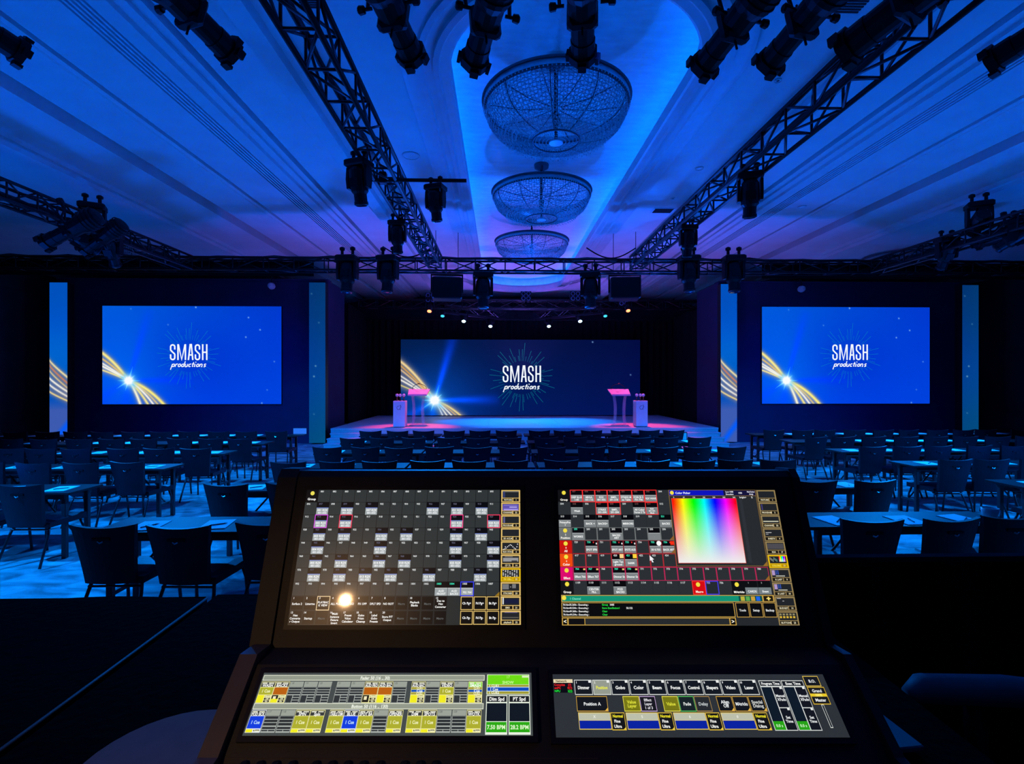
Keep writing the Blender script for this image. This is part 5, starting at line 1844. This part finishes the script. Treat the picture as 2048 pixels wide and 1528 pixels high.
ui.rect(.924, .333, .95, .337, (215, 215, 215), 3); ui.rect(.924, .345, .935, .349, (180, 180, 180), 3)
ui.rect(.921, .418, .992, .458, (78, 76, 82), 3)
for i in range(6):
    ui.rect(.922 + .0055 * i, .520 + .007 * (i % 3), .926 + .0055 * i, .526 + .007 * (i % 3) + .012, (150 - 12 * i, 140, 130), 3)
for i in range(6):
    for j in range(4):
        r_, g_, b_ = colorsys.hsv_to_rgb(i / 6, 1 - j / 4, 1)
        ui.rect(.962 + .0045 * i, .512 + .010 * j, .9665 + .0045 * i, .522 + .010 * j, (255 * r_, 255 * g_, 255 * b_), 3)
for k in (6, 7):
    ui.rect(.921, k * .1 + .014, .934, k * .1 + .05, (176, 150, 200), 3); ui.rect(.937, k * .1 + .014, .942, k * .1 + .045, (50, 80, 170), 3); ui.rect(.945, k * .1 + .014, .95, k * .1 + .045, (50, 80, 170), 3)
    ui.rect(.936, k * .1 + .052, .975, k * .1 + .058, (205, 205, 190), 3)
ui.rect(.923, .812, .94, .816, (190, 190, 195), 3); ui.rect(.945, .83, .952, .834, (190, 190, 195), 3)
for i in range(5):
    ui.rect(.922 + .014 * i, .918, .931 + .014 * i, .93, (150, 140, 100), 3); ui.rect(.922 + .014 * i, .936, .931 + .014 * i, .949, (225, 185, 60), 3)
ui.build('display', o)

# ------------------------------------------------ left lower screen
o, W, H = panel((-.3212, .649, -.3780), (.0250, .649, -.3780), (-.3212, .596, -.4222), 'lower_screen', 'lit wide strip of yellow and blue cue buttons')
ui = UI(W, H)
ui.rect(0, 0, 1, 1, (70, 76, 74), 0)
ui.rect(.004, .04, .826, .135, (150, 156, 140), 1); ui.frame(.004, .04, .826, .135, (232, 236, 214), .0007, 3); ui.text('Fader 50 (16 .. 30)', .42, .09, .0036, (245, 250, 235), wmax=.15)
ui.rect(.004, .505, .826, .60, (150, 156, 140), 1); ui.frame(.004, .505, .826, .60, (232, 236, 214), .0007, 3); ui.text('Button 50 (116 .. 130)', .42, .555, .0036, (245, 250, 235), wmax=.18)
YB_, OLI, YELL = (242, 235, 120), (176, 176, 44), (246, 240, 30)
colw = .0522
def col_u(i): return .006 + i * colw + (.016 if i >= 5 else 0) + (.016 if i >= 10 else 0)
tops = {0: ('WASH', 'y'), 1: ('BACKS', 'o'), 7: ('AUD FRO', 'o'), 8: ('AUD BAC', 'o2'), 10: ('AUD BAC', 'b'), 12: ('VIDEO', 'y'), 14: ('SMASH', 'g')}
bots = {0: ('POD BCK', 'b'), 3: ('SPIN', 'y'), 4: ('Spin', 'y'), 5: ('TABLE DIM', 'y'), 6: ('BLUE', 'b'), 7: ('SPOT BA', 'y'), 9: ('OPENER', 'y'), 11 - 1: ('DIM', 'y'), 11: ('SPOTS', 'y'), 14: ('WOTK', 'y')}
for i in range(15):
    a, b = col_u(i), col_u(i) + colw - .003
    for (v0, v1, dct, big) in ((.15, .50, tops, True), (.61, .955, bots, False)):
        h = v1 - v0
        if i in dct:
            nm, kd = dct[i]
            ui.rect(a - .0012, v0, b + .0012, v1, (250, 244, 170) if kd != 'b' or big else (235, 240, 245), 1)
            ui.rect(a, v0 + .01, b, v0 + h * .26, (58, 60, 58) if kd != 'g' else (130, 225, 60), 2)
            ui.rect(a + .003, v0 + .02, a + .020, v0 + h * .11, (240, 240, 215), 3); ui.rect(a + .026, v0 + .02, b - .004, v0 + h * .11, (225, 225, 200), 3)
            ui.text(nm, (a + b) / 2, v0 + h * .19, .0033, (255, 255, 250), 5, wmax=colw * .86)
            vb = .62 if big else .82
            if kd in ('b', 'g') and big:
                for k, c_ in enumerate(((168, 160, 60), (10, 80, 190), (168, 160, 60))):
                    ui.rect(a, v0 + h * (.27 + .12 * k), b, v0 + h * (.375 + .12 * k), c_, 2)
                ui.text('Cue', (a + b) / 2 + .006, v0 + h * .445, .0032, (235, 250, 255), 5)
                ui.text('CUE1', (a + b) / 2 + .006, v0 + h * .325, .0024, (240, 240, 200), 5); ui.text('CUE2', (a + b) / 2 + .006, v0 + h * .565, .0024, (240, 240, 200), 5)
            else:
                ui.rect(a, v0 + h * .28, b, v0 + h * vb, {'y': OLI, 'o': (188, 98, 6), 'o2': (188, 98, 6), 'b': (12, 62, 225)}[kd], 2)
                if kd not in ('o', 'o2'):
                    ui.text('1 Cue', (a + b) / 2, v0 + h * (.28 + vb) / 2, .0036, (246, 246, 190) if kd == 'y' else (190, 225, 255), 5, wmax=colw * .6)
            if big:
                if kd == 'o':
                    ui.rect(a, v0 + h * .64, a + colw * .44, v1 - .01, (40, 36, 22), 2); ui.rect(a + colw * .1, v0 + h * .7, a + colw * .3, v0 + h * .86, (245, 235, 190), 3)
                    if i == 1: ui.rect(a, v0 + h * .82, a + colw * .44, v1 - .005, YELL, 4)
                else:
                    ui.rect(a, v0 + h * .64, a + colw * .46, v1 - .005, YELL, 2)
                for k in range(3):
                    ui.rect(a + colw * .50, v0 + h * (.65 + .115 * k), b - .002, v0 + h * (.745 + .115 * k), (60, 58, 40) if k else (180, 175, 110), 2)
                    ui.text(('Speed', 'Off', 'Go')[k], a + colw * .72, v0 + h * (.697 + .115 * k), .0019, (250, 248, 210), 5, wmax=colw * .36)
            else:
                ui.rect(a, v0 + h * .85, a + colw * .44, v1 - .004, YELL, 2); ui.rect(a + colw * .5, v0 + h * .87, b - .002, v1 - .02, (90, 88, 60), 2)
                ui.text('Temp', a + colw * .72, v0 + h * .92, .0019, (250, 248, 210), 5, wmax=colw * .36)
        else:
            lc = (176, 182, 176)
            ui.rect(a, v0, b, v0 + h * .26, (158, 164, 152), 1); ui.text(str((16 if big else 116) + i), a + .010, v0 + h * .08, .0022, (110, 116, 108), 4)
            ui.rect(a, v0 + h * .28, b, v1, lc, 1)
            for k in range(3 if big else 4):
                st_ = .115 if big else .145
                if k < 3:
                    ui.rect(a + .0015, v0 + h * (.29 + st_ * k), b - .0015, v0 + h * (.29 + st_ * (k + 1) - .03), (44, 48, 48), 2)
            if big:
                ui.rect(a + .0015, v0 + h * .65, a + colw * .42, v1 - .006, (50, 54, 54), 2)
                for k in range(3):
                    ui.rect(a + colw * .46, v0 + h * (.65 + .118 * k), b - .0015, v0 + h * (.738 + .118 * k), (50, 54, 54), 2)
            else:
                ui.rect(a + .0015, v0 + h * .75, b - .0015, v0 + h * .85, (44, 48, 48), 2)
                ui.rect(a + .0015, v0 + h * .88, a + colw * .44, v1 - .02, (50, 54, 54), 2); ui.rect(a + colw * .48, v0 + h * .88, b - .0015, v1 - .02, (50, 54, 54), 2)
ui.rect(.835, .03, .992, .365, (225, 235, 205), 1); ui.rect(.838, .04, .989, .20, (112, 222, 10), 2)
ui.text('17', .913, .075, .0032, (190, 245, 110)); ui.text('SHOW', .913, .165, .0034, (205, 250, 150)); ui.rect(.965, .05, .989, .085, (225, 245, 190), 3)
ui.rect(.838, .205, .989, .24, (165, 158, 50), 2); ui.rect(.838, .25, .989, .305, (10, 72, 190), 2); ui.rect(.838, .315, .989, .355, (165, 158, 50), 2)
ui.rect(.838, .24, .989, .25, (200, 225, 245), 2); ui.rect(.838, .305, .989, .315, (200, 225, 245), 2)
for k, s_ in enumerate(('1 CUE1', '1 Cue', '1 CUE2')): ui.text(s_, .862, .222 + .056 * k, .0030, (245, 248, 225), 5)
for a, nm, bp in ((.835, 'Dim Spd', '7.50 BPM'), (.916, 'PT Spd', '28.2 BPM')):
    ui.rect(a, .375, a + .076, .985, (236, 244, 226), 1); ui.rect(a + .0025, .39, a + .0735, .485, (30, 33, 33), 2); ui.text(nm, a + .038, .438, .0040, (255, 255, 250), 5, wmax=.055)
    ui.rect(a + .0025, .505, a + .0735, .785, (16, 24, 30), 2); ui.rect(a + .0025, .795, a + .0735, .95, (44, 172, 8), 2); ui.text(bp, a + .038, .873, .0044, (225, 250, 200), 5, wmax=.064)
ui.build('display', o)

# ------------------------------------------------ right lower screen
o, W, H = panel((.0525, .649, -.3800), (.4025, .649, -.3800), (.0525, .596, -.4242), 'lower_screen', 'lit wide strip of dark encoder buttons')
ui = UI(W, H)
ui.rect(0, 0, 1, 1, (46, 50, 53), 0)
ui.rect(.002, .085, .072, .145, (235, 220, 180), 1); ui.text('Network', .030, .116, .0027, (60, 40, 20), 3, wmax=.045)
ui.rect(.002, .15, .072, .31, (10, 8, 8), 1)
for k, (s_, s2_, c_) in enumerate((('Consoles', '(1)', (245, 35, 35)), ('onPC', '0(1)', (245, 35, 35)), ('NPU', '2(2)', (30, 230, 60)))):
    ui.text(s_, .004, .178 + .052 * k, .0026, c_, 3, align='l', wmax=.040); ui.text(s2_, .060, .178 + .052 * k, .0026, c_, 3)
LW = (222, 226, 222)
for i, s_ in enumerate(('Dimmer', 'Position', 'Gobo', 'Color', 'Beam', 'Focus', 'Control', 'Shapers', 'Video', 'Laser')):
    a = .0775 + .0668 * i
    b = a + .064
    ui.rect(a, .095, b, .345, LW, 1); ui.rect(a + .0018, .107, b - .0018, .333, (20, 24, 27) if i != 1 else (150, 156, 142), 2)
    ui.text(s_, (a + b) / 2, .225, .0038, (248, 250, 248) if i != 1 else (236, 238, 60), 4, wmax=.042)
    ui.text(str(i + 1), a + .008, .14, .0024, (240, 240, 240), 4); ui.rect(b - .012, .107, b - .003, .145, (240, 242, 240), 4)
AM = (206, 160, 62)
for (a, b, s_, bg, fr, tc_) in ((.0795, .190, 'Position A', (20, 22, 23), AM, TXT), (.2465, .3045, 'Value|Layer', (122, 122, 12), (236, 224, 80), (225, 225, 60)), (.306, .362, 'Effect|Layer|1 of 3', (24, 23, 27), (200, 170, 215), (225, 225, 230)),
                               (.387, .443, 'Value', (122, 122, 12), (236, 224, 80), (225, 225, 60)), (.4445, .500, 'Fade', (24, 34, 34), (90, 200, 90), (225, 230, 225)), (.5015, .557, 'Delay', (40, 43, 44), (176, 140, 80), (190, 196, 196)),
                               (.581, .636, 'Align|Off', (20, 22, 23), AM, TXT), (.638, .693, 'MAtricks', (20, 22, 23), AM, TXT), (.695, .750, 'Special|Dialog', (20, 22, 23), AM, (205, 208, 205))):
    ui.rect(a, .365, b, .61, fr, 1); ui.rect(a + .0018, .377, b - .0018, .598, bg, 2)
    ls = s_.split('|')
    for k, q_ in enumerate(ls):
        ui.text(q_, (a + b) / 2, .49 + (k - (len(ls) - 1) / 2) * .062, .0036 if len(ls) < 3 else .0030, tc_, 4, wmax=(b - a) * .78)
    if fr == AM: ui.quad([(b - .012, .598), (b - .0018, .55), (b - .0018, .598)], tuple(s2l((230, 180, 70))), 3)
for k in range(4):
    a = .082 + .1665 * k
    b = a + .112
    ui.rect(a, .625, b, .885, (232, 200, 90), 1); ui.rect(a + .0018, .637, b - .0018, .745, (190, 193, 172), 2); ui.rect(a + .0018, .75, b - .0018, .873, (10, 34, 160), 2); ui.text(('X', '5', '6', '0')[k], (a + b) / 2, .69, .0028, (240, 240, 230), 4)
    a, b = b + .001, b + .050
    ui.rect(a, .625, b, .895, (236, 196, 60), 1); ui.rect(a + .0018, .637, b - .0018, .883, (20, 20, 16), 2)
    for j, s_ in enumerate(('Normal', 'Fine', 'Ultra')):
        ui.text(s_, (a + b) / 2 - (.004 if j else 0), .68 + .078 * j, .0032, (250, 235, 40) if j == 0 else (250, 250, 245), 4, wmax=.036)
    ui.quad([(b - .010, .883), (b - .0018, .85), (b - .0018, .883)], tuple(s2l((240, 205, 60))), 3)
for k, s_ in enumerate(('Program Time', 'Exec Time')):
    a = .7535 + .0825 * k
    b = a + .0795
    ui.rect(a, .105, b, .21, LW, 1); ui.rect(a + .0018, .117, b - .0018, .198, (24, 27, 29), 2); ui.text(s_, (a + b) / 2, .158, .0032, (240, 242, 240), 4, wmax=.066)
    ui.rect(a, .21, b, .90, LW, 1); ui.rect(a + .0018, .218, a + .039, .89, (16, 26, 36), 2); ui.rect(a + .042, .218, b - .0018, .545, (20, 22, 26), 2); ui.rect(a + .042, .558, b - .0018, .89, (20, 22, 26), 2)
    ui.text('Manual', a + .060, .36, .0030, TXT, 4, wmax=.032); ui.text('XFade', a + .060, .42, .0030, TXT, 4, wmax=.030); ui.text('Set', a + .060, .70, .0030, TXT, 4); ui.text('Time', a + .060, .76, .0030, TXT, 4)
    ui.rect(a + .0018, .76, a + .039, .89, (40, 165, 14), 3); ui.text('0.0 s', a + .020, .826, .0030, (205, 245, 190), 5, wmax=.028)
    ui.rect(b - .012, .218, b - .004, .25, (235, 238, 235), 4); ui.rect(b - .012, .558, b - .004, .59, (235, 238, 235), 4)
ui.rect(.921, .03, .977, .205, (226, 192, 80), 1); ui.rect(.923, .042, .975, .193, (22, 24, 24), 2); ui.text('B.O.', .949, .118, .0034, TXT, 4)
ui.rect(.9475, .50, .9565, .86, LW, 1); ui.rect(.9488, .51, .9552, .85, (40, 44, 46), 2)
ui.rect(.922, .215, .983, .50, (226, 185, 50), 3); ui.rect(.924, .227, .981, .325, (24, 24, 20), 4); ui.rect(.924, .375, .981, .488, (24, 24, 20), 4); ui.rect(.924, .335, .981, .365, (235, 205, 30), 4)
ui.text('Grand', .952, .280, .0034, TXT, 6, wmax=.04); ui.text('100%', .952, .350, .0030, (255, 240, 120), 6); ui.text('Master', .952, .430, .0034, TXT, 6, wmax=.044)
ui.build('display', o)

# knobs, power light, faders along the front edge
for u in (489, 521, 552, 585, 632, 664, 695, 726, 759, 808, 839, 870):
    x = (u - 1024) / F * .578
    k = MB().lathe([(.0042, 0), (.0042, .004), (.0036, .0052), (.0, .0054)], 12, 'z', (x, .576, zc(-.4440))).build('button', M_DARKGREY, con)
MB().lathe([(.0016, 0), (.0013, .001), (.0, .0012)], 10, 'z', ((989 - 1024) / F * .572, .573, zc(-.4446))).build('power_light', em('led_blue', s2l((60, 160, 255)), 4.0), con)
MB().box(-.335, .10, .5835, .5842, zc(-.4410), zc(-.4392)).build('edge_strip', M_CHEEK, con)

# ---- small things on the desks
def onto(u, v, z):
    return PZ(u, v, z)
a_, b_ = onto(470, 1424, TT), onto(300, 1528, TT)
t = MB()
cxm, cym = -.44, .62
pts = []
rr = .15
def rounded(x0, x1, y0, y1, r, n=8):
    out = []
    for (cx_, cy_, a0) in ((x1 - r, y1 - r, 0), (x0 + r, y1 - r, 90), (x0 + r, y0 + r, 180), (x1 - r, y0 + r, 270)):
        out += [(cx_ + r * math.cos(math.radians(a0 + 90 * k / n)), cy_ + r * math.sin(math.radians(a0 + 90 * k / n))) for k in range(n + 1)]
    return out
pl_ = rounded(-.66, -.385, .56, .935, .13)
t.add([(x, y, TT + .001) for x, y in pl_] + [(x, y, TT + .006) for x, y in pl_], [tuple(range(len(pl_) - 1, -1, -1)), tuple(range(len(pl_), 2 * len(pl_)))] + [(k, (k + 1) % len(pl_), len(pl_) + (k + 1) % len(pl_), len(pl_) + k) for k in range(len(pl_))])
tag(t.build('desk_mat', M_GREY), 'round-cornered grey felt mat on the desk left of the console', 'mat')
pp = onto(1772, 1450, TT)
n_ = MB().bbox(-.035, .035, -.06, .06, 0, .010, .002).build('notebook', pm('grey_card', (.12, .13, .15), .8, var=.05), loc=(pp.x - .028, pp.y - .01, TT + .001))
n_.rotation_euler = (0, 0, .10)
tag(n_, 'small grey notebook lying on the desk right of the console', 'notebook')

# gooseneck lamp behind the left end of the desk: its warm bulb mirrors in the left screen
MIR = Vector((-.478, -.015, TT + DZ - .055))
MIRW = Vector((MIR.x * CT + MIR.y * ST, -MIR.x * ST + MIR.y * CT, MIR.z))
lp = thing('gooseneck_lamp', 'small black gooseneck desk lamp with warm bulb at the left', 'lamp', (-.72, .22, TT + .001))
off = MIRW - Vector((-.72, .22, TT + .001))
MB().lathe([(.06, 0), (.06, .012), (.05, .02), (.012, .03)], 20).build('base', M_BLACK, lp)
MB().tube([(0, 0, .02), (0, 0, .3), (.0, -.04, .48), (off.x * .35, off.y * .5 - .03, off.z + .06), (off.x * .8, off.y * .85, off.z + .055), (off.x, off.y, off.z + .03)], .006, 8).build('gooseneck', M_BLACK, lp, smooth=True)
sh = MB().lathe([(.012, .03), (.022, .02), (.034, -.012)], 16, caps=False).build('shade', M_BLACK, lp, loc=off)
MB().lathe([(.0, .008), (.005, .004), (.006, -.002), (.0, -.007)], 12).build('bulb', em('bulb_warm', (1.0, .58, .2), 26.0), lp, loc=off)
spot('desk_lamp', MIRW + Vector((0, 0, -.015)), MIRW + Vector((.10, .55, -.55)), 6.5, (1.0, .55, .25), 100, 1.0, .012)

# task chair with padded arms to the right of the desk
tc_ = thing('task_chair', 'black task chair with padded arms at the right of the desk', 'chair', (1.06, .76, RZ), R(84))
MB().bbox(-.24, .24, -.24, .24, .44, .52, .03).build('seat', M_CHAIR, tc_)
def tb(a, b, s): return ((a - .5) * .46, -.25 - .03 * math.sin(b * 3) + .04 * (2 * a - 1) ** 2 - (.05 if s else 0), .56 + b * .5)
m = MB(); m.grid(lambda a, b: tb(1 - a, b, False), 8, 6); m.grid(lambda a, b: tb(a, b, True), 8, 6)
m.build('backrest', M_CHAIR, tc_, smooth=True)
MB().box(-.03, .03, -.32, -.29, .46, .80).build('back_support', M_BLACK, tc_)
for s in (-1, 1):
    MB().tube([(s * .29, .20, .685), (s * .295, .17, .70), (s * .30, .0, .70), (s * .30, -.16, .69), (s * .295, -.19, .675)], [.018, .030, .032, .030, .018], 10).build('arm_pad', pm('arm_pad_vinyl', (.20, .19, .20), .55, spec=.2), tc_, smooth=True)
    MB().tube([(s * .30, .06, .68), (s * .30, .05, .50), (s * .22, .02, .455)], .020, 8).build('arm_post', M_BLACK, tc_, smooth=True)
MB().lathe([(.03, .06), (.03, .30), (.02, .30), (.02, .44)], 10).build('column', M_BLACK, tc_)
for k in range(5):
    a = 2 * math.pi * k / 5
    l_ = MB().tube([(0, 0, .085), (.27 * math.cos(a), .27 * math.sin(a), .065)], [.026, .016], 6).build('leg', M_BLACK, tc_)
    MB().lathe([(.028, -.02), (.030, 0), (.028, .02)], 10, 'x', (.27 * math.cos(a), .27 * math.sin(a), .031)).build('caster', M_BLACK, l_)
